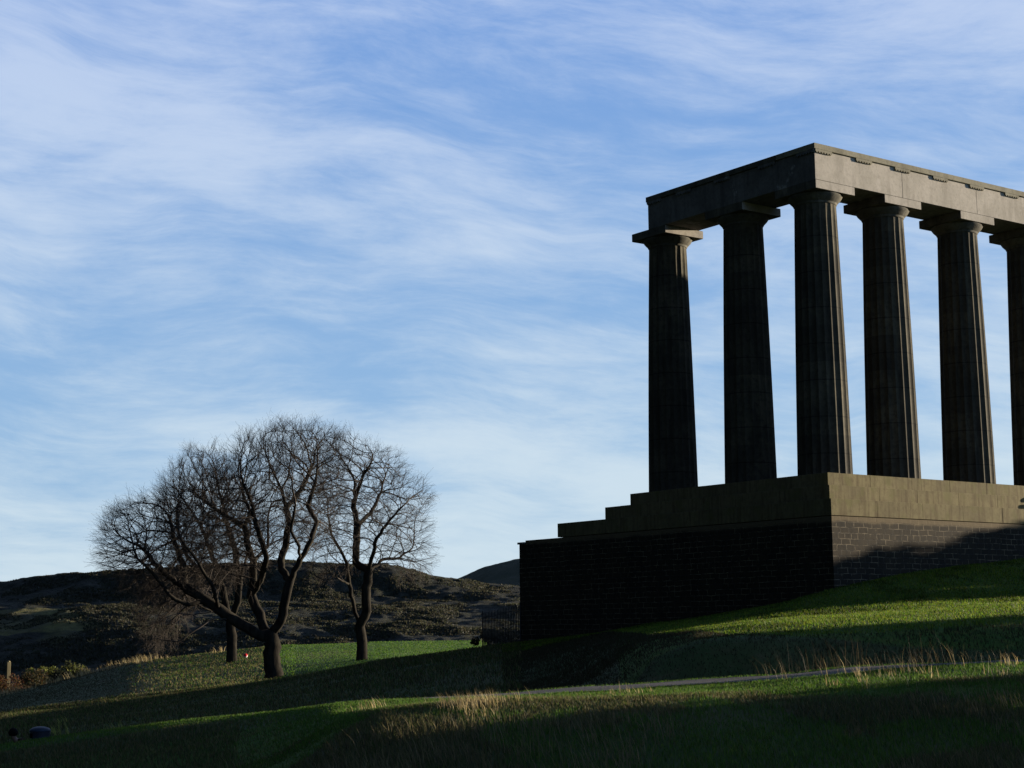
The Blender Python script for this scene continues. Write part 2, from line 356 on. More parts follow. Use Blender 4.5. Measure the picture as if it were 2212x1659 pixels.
PA = np.array([[q[0] for q in p] for p in prof]); PZ = np.array([[q[1] for q in p] for p in prof])
ST_T = (np.array(ST, float)-PW/2)/FPX
def pchip(xs, ys, x):
    h = np.diff(xs); d = np.diff(ys)/h; n = len(xs); m = np.zeros(n)
    for i in range(1, n-1):
        if d[i-1]*d[i] > 0: w1 = 2*h[i]+h[i-1]; w2 = h[i]+2*h[i-1]; m[i] = (w1+w2)/(w1/d[i-1]+w2/d[i])
    m[0] = d[0]; m[-1] = d[-1]
    k = np.clip(np.searchsorted(xs, x)-1, 0, n-2); t = (x-xs[k])/h[k]
    return (2*t**3-3*t**2+1)*ys[k]+(t**3-2*t**2+t)*h[k]*m[k]+(-2*t**3+3*t**2)*ys[k+1]+(t**3-t**2)*h[k]*m[k+1]
# bearings: fine inside the view, coarse all round
th = np.concatenate([np.linspace(-math.pi, -.55, 50, endpoint=False), np.linspace(-.55, -.34, 30, endpoint=False), np.linspace(-.34, .34, 430, endpoint=False), np.linspace(.34, .6, 60, endpoint=False), np.linspace(.6, math.pi, 50)])
rho = np.concatenate([np.linspace(.5, 14, 14, endpoint=False), np.linspace(14, 66, 300, endpoint=False), np.geomspace(66, 180, 150, endpoint=False), np.geomspace(180, 700, 50, endpoint=False), np.geomspace(700, 1150, 230, endpoint=False), np.geomspace(1150, 4500, 90)])
T = np.tan(np.clip(th, -1.2, 1.2)); Zg = np.zeros((len(th), len(rho)))
for j, t in enumerate(T):
    xs = np.array([np.interp(t, ST_T, PA[:, k]) for k in range(PA.shape[1])]); ys = np.array([np.interp(t, ST_T, PZ[:, k]) for k in range(PA.shape[1])])
    Zg[j] = pchip(xs, ys, rho)
# soften across bearings
K = np.array([1, 3, 5, 6, 5, 3, 1.]); K /= K.sum()
Zp = np.pad(Zg, ((3, 3), (0, 0)), mode='edge'); Zs = sum(K[i]*Zp[i:i+len(th)] for i in range(7)); Zg = Zs
TH, RR = np.meshgrid(th, rho, indexing='ij')
rad = RR/np.maximum(np.cos(np.clip(TH, -1.05, 1.05)), .5)
XX = CAM[0]+rad*(np.cos(TH)*FH[0]+np.sin(TH)*RH[0]); YY = CAM[1]+rad*(np.cos(TH)*FH[1]+np.sin(TH)*RH[1])
amp = np.interp(RR, [0, 20, 60, 125, 300, 700, 900, 1400, 4500], [.03, .05, .07, .12, 1.0, 2.0, 4.5, 3.0, 6])
Zg = Zg + amp*fbm(XX, YY, 9.0, 4) * np.where(RR < 200, 1, 0) + np.where((RR > 130), amp*fbm(XX, YY, 60.0, 6, .62), 0)
Zg += np.where((RR > 740) & (RR < 1060), 1.3*fbm(XX, YY, 13.0, 3, .6)+2.4*(.35-np.abs(fbm(XX, YY, 38.0, 4, .6))), 0)
near = np.interp(RR, [12, 18, 60, 110], [0, 1, 1, .3]); Zg += near*.035*fbm(XX, YY, 1.3, 3)
ZW = Zg + CAM[2]
ths, rhos = th, rho
def ground(x, y):
    """terrain height at world x, y (arrays)"""
    dx = np.asarray(x, float)-CAM[0]; dy = np.asarray(y, float)-CAM[1]
    a = dx*FH[0]+dy*FH[1]; b = dx*RH[0]+dy*RH[1]; t = np.arctan2(b, a); r = np.hypot(a, b)*np.maximum(np.cos(np.clip(t, -1.05, 1.05)), .5)
    i = np.clip(np.searchsorted(ths, t)-1, 0, len(ths)-2); j = np.clip(np.searchsorted(rhos, r)-1, 0, len(rhos)-2)
    u = np.clip((t-ths[i])/(ths[i+1]-ths[i]), 0, 1); v = np.clip((r-rhos[j])/(rhos[j+1]-rhos[j]), 0, 1)
    return (ZW[i, j]*(1-u)+ZW[i+1, j]*u)*(1-v)+(ZW[i, j+1]*(1-u)+ZW[i+1, j+1]*u)*v
def gz(x, y): return float(ground(np.array([x]), np.array([y]))[0])
def ab(a, b): q = CAM+a*FH+b*RH; return float(q[0]), float(q[1])
def Xb(X, a): return (X-PW/2)/FPX*a             # metres to the right of the axis at distance a for a bearing X
n1, n2 = len(th), len(rho)
V = np.stack([XX, YY, ZW], -1).reshape(-1, 3)
ii, jj = np.meshgrid(np.arange(n1-1), np.arange(n2-1), indexing='ij'); q0 = (ii*n2+jj).ravel()
Fc = np.stack([q0, q0+n2, q0+n2+1, q0+1], -1)
# split: near ground and distant hills are separate pieces of the setting, sharing one seam
jseam = int(np.searchsorted(rho, 560))
def cover_attr(o, V):
    dx = V[:, 0]-CAM[0]; dy = V[:, 1]-CAM[1]; a = dx*FH[0]+dy*FH[1]; b = dx*RH[0]+dy*RH[1]; X = PW/2+FPX*b/np.maximum(a, 1)
    n = fbm(V[:, 0], V[:, 1], 6, 4); nb = fbm(V[:, 0], V[:, 1], 45, 5, .6); fr = a > 0
    dry = np.zeros(len(V)); lawn = np.zeros(len(V)); far_ = np.clip((a-128)/10, 0, 1)*fr
    far_ = np.where(~fr, 0, far_)
    lawn = np.where((a > 86) & (a < 128) & (X > 520), np.clip((X-560)/120+n, 0, 1), 0)
    lawn = np.maximum(lawn, np.where((a > 19.5) & (a < 24.2), .8, 0)); lawn = np.maximum(lawn, np.where((a > 33.5) & (a < 66) & (X > 1330), .75, 0))
    dry = np.where((a > 62) & (a < 110) & (X < 760) & (X > 300), np.clip(.15+n*1.1, 0, .8), 0)
    dry = np.maximum(dry, np.where((a > 118) & (a < 135) & (X < 520), .6, 0))
    # pale grass shelves on the hill
    led = np.interp(X, [-1200, 0, 120, 250, 420], [905, 905, 900, 900, 900])
    dry = np.maximum(dry, np.where((a > 845) & (a < 925) & (X < 520), np.clip(.62+nb*1.3-np.clip((X-120)/220, 0, 2), 0, .8), 0))
    lawn = np.where(a > 1180, 1.0, lawn)
    dry = np.maximum(dry, np.where((a > 180) & (a < 940), np.clip(nb*2.2-.75, 0, .5), 0))
    tr = np.abs(a-np.interp(X, [900, 1040, 1125, 1300], [742, 764, 790, 820])); dry = np.maximum(dry, np.where((X > 930) & (X < 1300), np.clip(1.6-tr/5, 0, 1), 0))  # sunlit bank at the hill foot, its light painted as pale cover
    c = np.stack([dry, far_, lawn, np.ones(len(V))], -1).astype(np.float32)
    at_ = o.data.color_attributes.new('cover', 'FLOAT_COLOR', 'POINT'); at_.data.foreach_set('color', c.ravel())
fm = (jj.ravel() < jseam); Fn = Fc[fm]; Ff = Fc[~fm]
def sub(F):
    u, inv = np.unique(F, return_inverse=True); return V[u], inv.reshape(F.shape)
Vn, Fn2 = sub(Fn); o = mesh_obj('ground', Vn, Fn2, M_ground, smooth=True); tag(o, kind='structure'); cover_attr(o, Vn)
Vf, Ff2 = sub(Ff); o = mesh_obj('hills', Vf, Ff2, M_ground, smooth=True); tag(o, kind='structure'); cover_attr(o, Vf)

# path, a strip 2.3 m wide following the ground
pv = []; pf = []; xs_ = np.linspace(-9, 17, 160); ws_ = np.linspace(0, 1, 9)
for i, b in enumerate(xs_):
    a0 = 23.55+max(0, -.3-b)*1.7; a1 = 25.95+max(0, -.3-b)*1.7
    if b < -.5: a0, a1 = a0, a1
    for w in ws_:
        aw_ = a0+(a1-a0)*w + .05*math.sin(b*3+w*9)*(abs(w-.5) > .45)
        x, y = ab(aw_, b); pv.append((x, y, gz(x, y)+.014))
nw = len(ws_)
pf = [(i*nw+k, (i+1)*nw+k, (i+1)*nw+k+1, i*nw+k+1) for i in range(len(xs_)-1) for k in range(nw-1)]
tag(mesh_obj('path', pv, pf, M_path, smooth=True), kind='structure')

# ------------------------------------------------------------------ the unfinished temple monument
S1, SP = 3.62, 4.29
AXF = [0, S1] + [S1+SP*k for k in range(1, 6)] + [2*S1+SP*5]         # eight columns along the front
XR = AXF[-1]; YF = [3.70, 3.70+SP]                                    # two more on each return
ZC, HA, ZAB = 10.48, 1.306, .317
mon = empty('stone_monument', (WP, WP, -4.5))
tag(mon, 'huge roofless stone colonnade of fluted columns on a stepped masonry podium', 'monument')
off = Vector((WP, WP, -4.5))
def mpart(mb, name, mat, parent=mon, smooth=False):
    mb.v = [tuple(Vector(p)-off) for p in mb.v]; return mb.build(name, mat, parent, smooth)
# podium wall with a coping; the wall carries on along the flank past the steps
E1, E2, E3, EW = 1.651, 2.351, 3.051, 3.053
mpart(MB().box(WP, XR-WP, WP, 13.62, -9.0, -1.60), 'podium_wall', M_wall)
mpart(MB().box(WP+.02, XR-WP-.02, 13.622, 14.07, -9.0, -1.745), 'end_wall', M_wall)
mpart(MB().box(WP-.05, XR-WP+.05, 13.66, 14.13, -1.743, -1.66, .012), 'coping', M_entflank)
def step(e, yend, z0, z1, joint):
    parts = MB(); x0, x1 = -e, XR+e; k = 0; x = x0; rr = random.Random(int(e*10))
    bd = .55
    while x < x1-.01:                                               # front blocks
        w = min(rr.uniform(1.9, 2.5), x1-x); w = w if x1-x-w > .8 else x1-x
        parts.box(x+.003, x+w-.003, -e+rr.uniform(0, .006), -e+bd+1.5, z0, z1-rr.uniform(0, .004), .004); x += w
    y = -e+bd+1.5
    while y < yend-.01:                                             # flank blocks
        w = min(rr.uniform(1.9, 2.5), yend-y); w = w if yend-y-w > .8 else yend-y
        for xa, xb in ((x0+rr.uniform(0, .006), x0+2.2), (x1-2.2, x1)): parts.box(xa, xb, y+.003, y+w-.003, z0, z1-rr.uniform(0, .004), .004)
        y += w
    parts.box(x0+2.203, x1-2.203, -e+bd+1.503, yend-.02, z0+.01, z1-.012)
    return parts
for e, ye, z0, z1 in ((E1, 8.67, -.50, 0.0), (E2, 9.37, -1.03, -.503), (E3, 11.50, -1.575, -1.033)):
    mpart(step(e, ye, z0, z1, 2), 'step', M_step)
# recessed bed joint under the lowest step is left open (25 mm) between wall and step

def shaft_mesh():
    NF, NSEG = 20, 6; prof = []; hs = [0.0] + list(np.linspace(.02, 9.74, 22)) + [9.80]
    ring = NF*NSEG; v = []; f = []
    for h in hs:
        t = h/9.8; r = .972+(.750-.972)*t+.018*math.sin(math.pi*t)
        dep = .052*r if h < 9.7 else .03*r
        for k in range(ring):
            s = (k % NSEG)/NSEG; ph = 2*math.pi*k/ring
            d = dep*math.sin(math.pi*s) if s > 0 else 0
            v.append(((r-d)*math.cos(ph), (r-d)*math.sin(ph), h))
    for i in range(len(hs)-1):
        for k in range(ring): f.append((i*ring+k, i*ring+(k+1) % ring, (i+1)*ring+(k+1) % ring, (i+1)*ring+k))
    f.append(tuple(range((len(hs)-1)*ring, len(hs)*ring)))
    return v, f
sv, sf = shaft_mesh()
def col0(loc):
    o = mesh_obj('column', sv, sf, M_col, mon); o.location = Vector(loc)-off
    e = MB().lathe([(.745, 9.803), (.775, 9.83), (.762, 9.845), (.79, 9.86), (.775, 9.874), (.80, 9.89), (.86, 9.95), (.925, 10.02), (.968, 10.09), (.985, 10.13), (.972, 10.1615)], 56).build('echinus', M_cap, o, True)
    a = MB().box(-1.01, 1.01, -1.01, 1.01, 10.163, 10.4775, .012).build('abacus', M_cap, o)
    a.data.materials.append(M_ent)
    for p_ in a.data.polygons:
        if p_.normal.y < -.9: p_.material_index = 1  # front face gets lighter stone, its sunlight put into the colour
    return o
def dupc(o, loc):
    c = o.copy(); S.collection.objects.link(c); c.parent = mon; c.location = Vector(loc)-off
    for ch in list(o.children):
        k = ch.copy(); S.collection.objects.link(k); k.parent = c
    return c
spots = [(x, 0) for x in AXF] + [(0, y) for y in YF] + [(XR, y) for y in YF]
c0 = col0((*spots[0], 0))
cols = [c0]+[dupc(c0, (*s_, 0)) for s_ in spots[1:]]
for i in range(8, 10): pass
# entablature: architrave blocks joined over the column axes, with taenia, regulae and guttae
YO, YI = -1.003, .80
zb, zt = ZC, ZC+HA-.205
cuts = [YO] + [x for x in AXF[1:-1]] + [XR-YO]
for i in range(len(cuts)-1):
    x0, x1 = cuts[i]+(.004 if i else 0), cuts[i+1]-(.004 if i < len(cuts)-2 else 0)
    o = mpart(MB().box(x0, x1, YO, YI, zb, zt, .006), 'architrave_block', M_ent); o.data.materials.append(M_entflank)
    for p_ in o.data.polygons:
        if abs(p_.normal.y) < .9 or p_.normal.y > 0: p_.material_index = 1  # all faces but the front take the shade-darkened stone
for sx, s in ((0, 1), (XR, -1)):
    ys = [YI+.006, YF[0], YF[1]]
    for i in range(2):
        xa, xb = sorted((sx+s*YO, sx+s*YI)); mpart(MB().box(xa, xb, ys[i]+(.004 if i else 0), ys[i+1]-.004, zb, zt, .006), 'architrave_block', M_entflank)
pr = .065
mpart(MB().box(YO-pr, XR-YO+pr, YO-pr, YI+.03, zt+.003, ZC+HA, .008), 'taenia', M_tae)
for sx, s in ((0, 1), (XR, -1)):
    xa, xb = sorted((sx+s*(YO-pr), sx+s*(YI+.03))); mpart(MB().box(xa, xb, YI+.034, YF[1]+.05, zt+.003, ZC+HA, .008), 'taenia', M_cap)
cen = [YO+.42, (YO+.42+AXF[1])/2]
for k in range(1, 7):
    cen.append(AXF[k])
    if k < 6: cen.append((AXF[k]+AXF[k+1])/2)
cen += [(XR-YO-.42+AXF[6])/2, XR-YO-.42]
def regula(horizontal, c, face, s, mat):
    # a short fillet under the taenia with six pegs growing out of its underside (one mesh)
    m = MB(); f0, f1 = sorted((face+s*.001, face+s*(pr-.004))); e0, e1 = sorted((face+s*.002, face+s*(pr-.012)))
    xs = [c-.42]; 
    for k in range(6): xs += [c-.385+.14*k, c-.315+.14*k]
    xs.append(c+.42); v = []; f = []
    zlow = zt-.085; pro = []
    for i, x in enumerate(xs): pro.append(x)
    # outline in elevation: top edge and a toothed lower edge
    low = [(xs[0], zlow)]
    for k in range(6): a_, b_ = xs[1+2*k], xs[2+2*k]; low += [(a_, zlow), (a_, zlow-.042), (b_, zlow-.042), (b_, zlow)]
    low.append((xs[-1], zlow)); top = [(q[0], zt+.001) for q in low]; n_ = len(low)
    for (d_) in (f0, f1):
        for q in low+top: v.append((q[0], d_, q[1]) if horizontal else (d_, q[0], q[1]))
    for b_ in (0, 2*n_):
        for i in range(n_-1):
            if abs(low[i+1][0]-low[i][0]) > 1e-6: f.append((b_+i, b_+i+1, b_+n_+i+1, b_+n_+i))
    for i in range(n_-1): f.append((i, 2*n_+i, 2*n_+i+1, i+1))
    f += [(0, n_, 3*n_, 2*n_), (n_-1, 3*n_-1, 4*n_-1, 2*n_-1)]
    return mpart(m.add(v, f), 'regula', mat)
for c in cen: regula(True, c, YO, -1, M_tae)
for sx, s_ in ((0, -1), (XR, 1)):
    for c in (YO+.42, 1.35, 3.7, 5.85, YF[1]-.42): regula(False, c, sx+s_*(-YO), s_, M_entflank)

# ------------------------------------------------------------------ iron railing at the end of the podium
ra = np.array([WP-.02, 14.02]); rb_ = at(1043, 1400, 71.5)[:2]
rail = empty('iron_railing', (float(ra[0]), float(ra[1]), gz(*ra))); tag(rail, 'black iron railing of thin upright bars joined to the far end of the masonry podium', 'railing')
n = 24; hgt = 1.62; ro = Vector(rail.location)
bars = MB(); L_ = Vector((*(rb_-ra), 0)); ends = []
for i in range(n+1):
    t = i/n; x, y = ra+(rb_-ra)*t; z = gz(x, y)-.05; r_ = .030 if i in (0, n) else .024
    top = z+hgt+(.08 if i in (0, n) else 0); ends.append((x, y, z))
    m_ = MB() if i in (0, n) else bars
    m_.tube([Vector((x, y, z))-ro, Vector((x, y, top-.08))-ro, Vector((x, y, top))-ro], [r_, r_, r_*.25], 6)
    if i in (0, n): m_.build('post', M_iron, rail)
bars.build('bars', M_iron, rail)
for h in (.18, 1.38):
    MB().tube([Vector((q[0], q[1], q[2]+h))-ro for q in ends], .018, 5).build('rail', M_iron, rail)

# ------------------------------------------------------------------ bare trees (space colonisation on hand-placed limbs)
def zc(zx, zy): return 192+zx*.3858, 883.3+zy*.3858
def inpoly(P, poly):
    x, y = P[:, 0], P[:, 1]; c = np.zeros(len(P), bool); n = len(poly); j = n-1
    for i in range(n):
        xi, yi = poly[i]; xj, yj = poly[j]
        c ^= ((yi > y) != (yj > y)) & (x < (xj-xi)*(y-yi)/(yj-yi+1e-9)+xi); j = i
    return c
def tree(name, a, base, limbs, poly, r0, nat, depth, label, seed, twig=1.0, droop=None, dens=1.0):
    rs = np.random.default_rng(seed)
    sc = a/FPX
    bx, by = zc(*base); B = at(bx, by, a); gzv = gz(B[0], B[1]); B = np.array([B[0], B[1], gzv-.15])
    def P3(zx, zy, d=0.0):
        X, Y = zc(zx, zy); q = at(X, Y, a); return q+FH*d*1.0
    pos = []; par = []
    def addnode(p, pa): pos.append(np.array(p)); par.append(pa); return len(pos)-1
    root = addnode(B, -1); named = {'root': root}; fixed = {}
    for key, parent, pts in limbs:
        if len(pts) > 3 and tuple(pts[-1][:2]) not in [q[1] for q in limbs] and key not in [q[1] for q in limbs]: pts = pts[:-1]
        cur = named[parent] if isinstance(parent, str) else fixed[parent]
        prev = pos[cur]
        for (zx, zy, d) in pts:
            q = P3(zx, zy, d); L_ = np.linalg.norm(q-prev); k = max(1, int(L_/.3)); start = prev.copy()
            for s in range(1, k+1):
                w = start+(q-start)*s/k
                if s < k: w = w+rs.normal(0, .03, 3)
                cur = addnode(w, cur)
            prev = pos[cur]; fixed[(zx, zy)] = cur
        named[key] = cur
    limbcount = len(pos)
    # attraction points through the crown volume
    poly_ = np.array(poly, float); poly_ = poly_.mean(0)+(poly_-poly_.mean(0))*.955; poly = [tuple(q) for q in poly_]; lo = poly_.min(0); hi = poly_.max(0); A = []
    cx = poly_.mean(0)
    while sum(len(q) for q in A) < nat:
        P = lo+(hi-lo)*rs.random((4000, 2)); P = P[inpoly(P, poly)]
        # distance to outline
        dmin = np.full(len(P), 1e9)
        for i in range(len(poly)):
            p0 = poly_[i]; p1 = poly_[(i+1) % len(poly)]; e = p1-p0; t = np.clip(((P-p0)@e)/(e@e), 0, 1); dmin = np.minimum(dmin, np.hypot(*(P-(p0+t[:, None]*e)).T))
        dm = dmin*.3858*sc; lim = np.minimum(depth, np.sqrt(np.maximum(dm, 0)*depth*1.25)+.15)
        dd = (rs.random(len(P))*2-1)*lim
        A.append(np.array([P3(p[0], p[1], d) for p, d in zip(P[:900], dd[:900])]))
    A = np.concatenate(A)[:nat]
    arr = np.array(pos); near_i = np.zeros(len(A), int); near_d = np.full(len(A), 1e9)
    skip = max(2, int(len(arr)*.03))
    def upd(i0, P):
        nonlocal near_i, near_d, A
        for c in range(0, len(P), 400):
            d = np.linalg.norm(A[:, None, :]-P[None, c:c+400, :], axis=2); m = d.argmin(1); dm = d[np.arange(len(A)), m]; b = dm < near_d
            near_d[b] = dm[b]; near_i[b] = m[b]+i0+c
    trunk_h = arr[:, 2] > B[2]+1.6
    upd(0, np.where(trunk_h[:, None], arr, arr+1e6))
    KILL, STEP = .31, .23; cc = {}
    for it in range(140):
        keep = near_d > KILL; A = A[keep]; near_d = near_d[keep]; near_i = near_i[keep]
        if len(A) < 10: break
        act = near_d < (4.5 if it < 10 else 1.7)
        if not act.any(): break
        v = A[act]-np.array(pos)[near_i[act]]; v /= np.linalg.norm(v, axis=1)[:, None]
        uq, inv = np.unique(near_i[act], return_inverse=True); sm = np.zeros((len(uq), 3)); np.add.at(sm, inv, v)
        new = []; i0 = len(pos); stuck = []
        for u_, s_ in zip(uq, sm):
            cc[u_] = cc.get(u_, 0)+1
            if cc[u_] > 2: stuck.append(u_); continue
            pd = pos[u_]-pos[par[u_]] if par[u_] >= 0 else np.array([0, 0, 1.]); pd /= np.linalg.norm(pd)+1e-9
            d = s_/(np.linalg.norm(s_)+1e-9)+pd*.9+rs.normal(0, .13, 3)+np.array([0, 0, .05]); d /= np.linalg.norm(d)
            q = pos[u_]+d*STEP; addnode(q, u_); new.append(q)
        if stuck: near_d[np.isin(near_i, stuck)] = 0
        if not new: continue
        upd(i0, np.array(new))
        if len(pos) > 34000: break
    # terminal twig sprays
    nch = np.zeros(len(pos), int)
    for p_ in par:
        if p_ >= 0: nch[p_] += 1
    P0 = list(pos); n0 = len(pos); thin = [i for i in range(limbcount, n0)]
    center = np.mean(arr[int(len(arr)*.3):], 0)
    for i in thin:
        k = (7 if nch[i] == 0 else (2 if rs.random() < .5*dens else 1)) if dens > .9 else (6 if nch[i] == 0 else (1 if rs.random() < .75 else 0))
        ov = pos[i]-center; ov[2] = ov[2]*.8+.6; ov /= np.linalg.norm(ov)+1e-9
        if nch[i] == 0 and rs.random() > dens: k = 2
        pd = pos[i]-pos[par[i]]; pd /= np.linalg.norm(pd)+1e-9
        for _ in range(k):
            d = pd*.8+ov*.7+rs.normal(0, .36, 3); d /= np.linalg.norm(d)
            if droop is not None and droop(pos[i]): d = d*.5+np.array([0, 0, -.9]); d /= np.linalg.norm(d)
            cur = i; q = pos[i].copy(); ln = rs.uniform(.16, .33)*twig
            for s in range(3):
                d = d+rs.normal(0, .13, 3); d /= np.linalg.norm(d); q = q+d*ln; cur = addnode(q, cur)
                if s < 2 and rs.random() < .6:
                    e = d+rs.normal(0, .6, 3); e /= np.linalg.norm(e); c2 = addnode(q+e*ln*.9, cur); addnode(pos[c2]+(e+rs.normal(0, .3, 3))*ln*.7, c2)
    P = np.array(pos); par_ = np.array(par); n = len(P)
    w = np.zeros(n); ch = [[] for _ in range(n)]
    for i in range(1, n): ch[par_[i]].append(i)
    EXP = 2.12; rt = .0030
    for i in range(n-1, -1, -1): w[i] += rt**EXP if not ch[i] else 0; w[par_[i]] += w[i] if i else 0
    rad = w**(1/EXP); rad *= 1; k = r0/rad[0]
    f_ = np.clip(np.log(rad/rt)/np.log(rad[0]/rt), 0, 1); rad = rad*(1+(k-1)*f_**1.5)
    rad = np.maximum(rad, .0030)
    # flare at the root
    hh = P[:, 2]-B[2]; rad = rad*(1+.22*np.exp(-hh/.5)*(np.arange(n) < limbcount))
    root_o = empty(name, tuple(B)); tag(root_o, label, 'tree', 'bare winter trees beside the monument')
    # chains
    chains = []; st = [(0, None)]
    while st:
        i, pa = st.pop(); c = [i] if pa is None else [pa, i]
        while ch[i]:
            m_ = max(ch[i], key=lambda j: w[j])
            for j in ch[i]:
                if j != m_: st.append((j, i))
            c.append(m_); i = m_
        chains.append((c, pa is not None))
    big = [[], []]; sml = [[], []]; nb = ns = 0
    thr = .055
    for c, br in chains:
        idx = np.array(c); r_ = rad[idx].copy()
        if br: r_[0] = min(r_[0], r_[1]*1.25)
        # cut chain in thick and thin parts
        kk = int(np.searchsorted(-r_, -thr)) if r_[0] > thr else 0
        segs = []
        if kk >= 2: segs.append((idx[:kk+1], r_[:kk+1], True)); 
        if kk < 2: segs.append((idx, r_, False))
        elif kk < len(idx)-1: segs.append((idx[kk:], r_[kk:], False))
        for id_, rr, thick in segs:
            if len(id_) < 2: continue
            Q = P[id_]; m = 12 if thick and rr[0] > .15 else (7 if thick else (4 if rr[0] > .02 else 3))
            Tn = np.gradient(Q, axis=0); Tn /= np.linalg.norm(Tn, axis=1)[:, None]+1e-9
            up = np.array([0.31, .95, .12]); a1 = np.cross(Tn, up); a1 /= np.linalg.norm(a1, axis=1)[:, None]+1e-9; a2 = np.cross(Tn, a1)
            an = 2*np.pi*np.arange(m)/m
            rm = rr[:, None]*(1+(.10*np.sin(an*3+id_[0])[None, :] if thick else 0))
            rv = Q[:, None, :]+(a1[:, None, :]*np.cos(an)[None, :, None]+a2[:, None, :]*np.sin(an)[None, :, None])*rm[:, :, None]
            nq = len(Q); i_, k_ = np.meshgrid(np.arange(nq-1), np.arange(m), indexing='ij'); i_ = i_.ravel(); k_ = k_.ravel()
            F_ = np.stack([i_*m+k_, i_*m+(k_+1) % m, (i_+1)*m+(k_+1) % m, (i_+1)*m+k_], -1)
            if thick: big[0].append(rv.reshape(-1, 3)-B); big[1].append(F_+nb); nb += nq*m
            else: sml[0].append(rv.reshape(-1, 3)-B); sml[1].append(F_+ns); ns += nq*m
    mesh_obj('trunk', np.concatenate(big[0]), np.concatenate(big[1]), M_bark, root_o, True)
    mesh_obj('crown', np.concatenate(sml[0]), np.concatenate(sml[1]), M_twig, root_o)
    print(name, 'nodes', n, 'limb', limbcount, 'faces', nb+ns)
    return root_o
main_limbs = [
 ('t', 'root', [(1025, 1400, 0), (1020, 1265, 0)]),
 ('A', 't', [(1085, 1180, -.4), (1115, 1050, -.7), (1140, 965, -.8)]),
 ('A1', 'A', [(1190, 880, -1.2), (1265, 750, -1.6), (1360, 690, -2.0), (1430, 620, -2.2), (1480, 530, -2.4)]),
 ('A2', 'A', [(1085, 905, -.2), (1072, 850, .2), (1100, 730, .4), (1120, 640, .3), (1100, 560, .2), (1075, 450, .4), (1020, 300, .8)]),
 ('A3', (1265, 750), [(1290, 640, -1.0), (1235, 550, -.6), (1275, 420, -.6), (1330, 300, -.8)]),
 ('A4', (1190, 880), [(1210, 780, -2.2), (1170, 700, -2.6), (1200, 560, -3.0), (1180, 400, -3.2)]),
 ('A5', (1100, 560), [(1180, 420, 1.4), (1230, 280, 2.2)]),
 ('B', 't', [(975, 1230, .4), (925, 1120, .9), (890, 1040, 1.1), (900, 850, 1.3), (870, 760, 1.2), (850, 655, 1.2)]),
 ('B1', 'B', [(800, 620, 1.0), (700, 560, .8), (620, 500, .6), (560, 400, .4)]),
 ('B2', (850, 655), [(872, 560, 1.8), (830, 480, 2.2), (800, 360, 2.6), (760, 300, 2.8)]),
 ('B3', (900, 850), [(960, 760, 2.4), (950, 620, 3.2), (960, 470, 3.6)]),
 ('B4', (890, 1040), [(960, 960, .2), (1010, 830, -.9), (980, 700, -1.6), (930, 500, -2.0), (900, 330, -2.4)]),
 ('C', (1020, 1265), [(965, 1270, -.2), (900, 1225, -.6), (830, 1180, -1.0), (760, 1125, -1.3), (690, 1080, -1.4), (560, 1000, -1.2), (480, 950, -1.0), (380, 870, -.8), (330, 800, -.6), (220, 690, -.4)]),
 ('C2', (690, 1080), [(600, 1100, -2.0), (510, 1050, -2.4), (430, 940, -2.6), (340, 850, -2.8), (230, 850, -2.8)]),
 ('C3', (760, 1125), [(640, 1155, -2.4), (540, 1155, -3.0), (470, 1190, -3.4)]),
 ('C4', (830, 1180), [(730, 1180, -2.0), (650, 1240, -2.6), (590, 1290, -2.8)]),
 ('C5', (560, 1000), [(520, 860, .2), (460, 740, .8), (430, 600, 1.0), (420, 520, 1.2)]),
 ('C6', (760, 1125), [(740, 1000, -2.4), (680, 880, -3.0), (600, 760, -3.4), (560, 640, -3.4)]),
]
main_poly = [(50, 880), (60, 720), (120, 580), (220, 510), (370, 480), (430, 450), (540, 400), (640, 380), (770, 330), (870, 130), (960, 150), (1040, 100), (1150, 65), (1300, 90), (1400, 120), (1420, 170), (1440, 300), (1440, 480), (1390, 620), (1300, 800), (1130, 800), (960, 900), (800, 1000), (640, 1080), (560, 1180), (450, 1300), (330, 1360), (290, 1250), (250, 1050), (180, 960)]
T1 = tree('broad_bare_tree', 84.0, (1030, 1515), main_limbs, main_poly, .41, 7500, 4.2, 'largest bare tree in front of the others, thick dark trunk forking low into three limbs', 3,
          droop=lambda p: rng.random() < .45*(CAM[2]+.8-p[2]))
t2_limbs = [('t', 'root', [(800, 1300, 0), (795, 1180, 0)]), ('A', 't', [(765, 1120, .3), (740, 1000, .5), (700, 860, .5), (640, 700, .4), (600, 560, .3)]),
 ('B', 't', [(840, 1080, -.3), (850, 950, -.4), (830, 800, -.4), (780, 640, -.4), (740, 470, -.5)]), ('C', (740, 1000), [(620, 920, 1.4), (520, 820, 1.8), (470, 700, 2.0)]), ('D', (850, 950), [(900, 850, -1.5), (930, 700, -1.8)]), ('E', (795, 1180), [(700, 1130, -1.2), (600, 1080, -2.0), (500, 960, -2.4)])]
t2_poly = [(400, 480), (450, 340), (520, 255), (600, 225), (690, 205), (760, 260), (830, 350), (930, 500), (990, 650), (950, 850), (850, 980), (650, 1010), (480, 930), (400, 700)]
T2 = tree('slender_bare_tree', 104.0, (800, 1390), t2_limbs, t2_poly, .30, 3200, 3.6, 'bare tree half hidden behind the left limbs of the largest tree', 5)
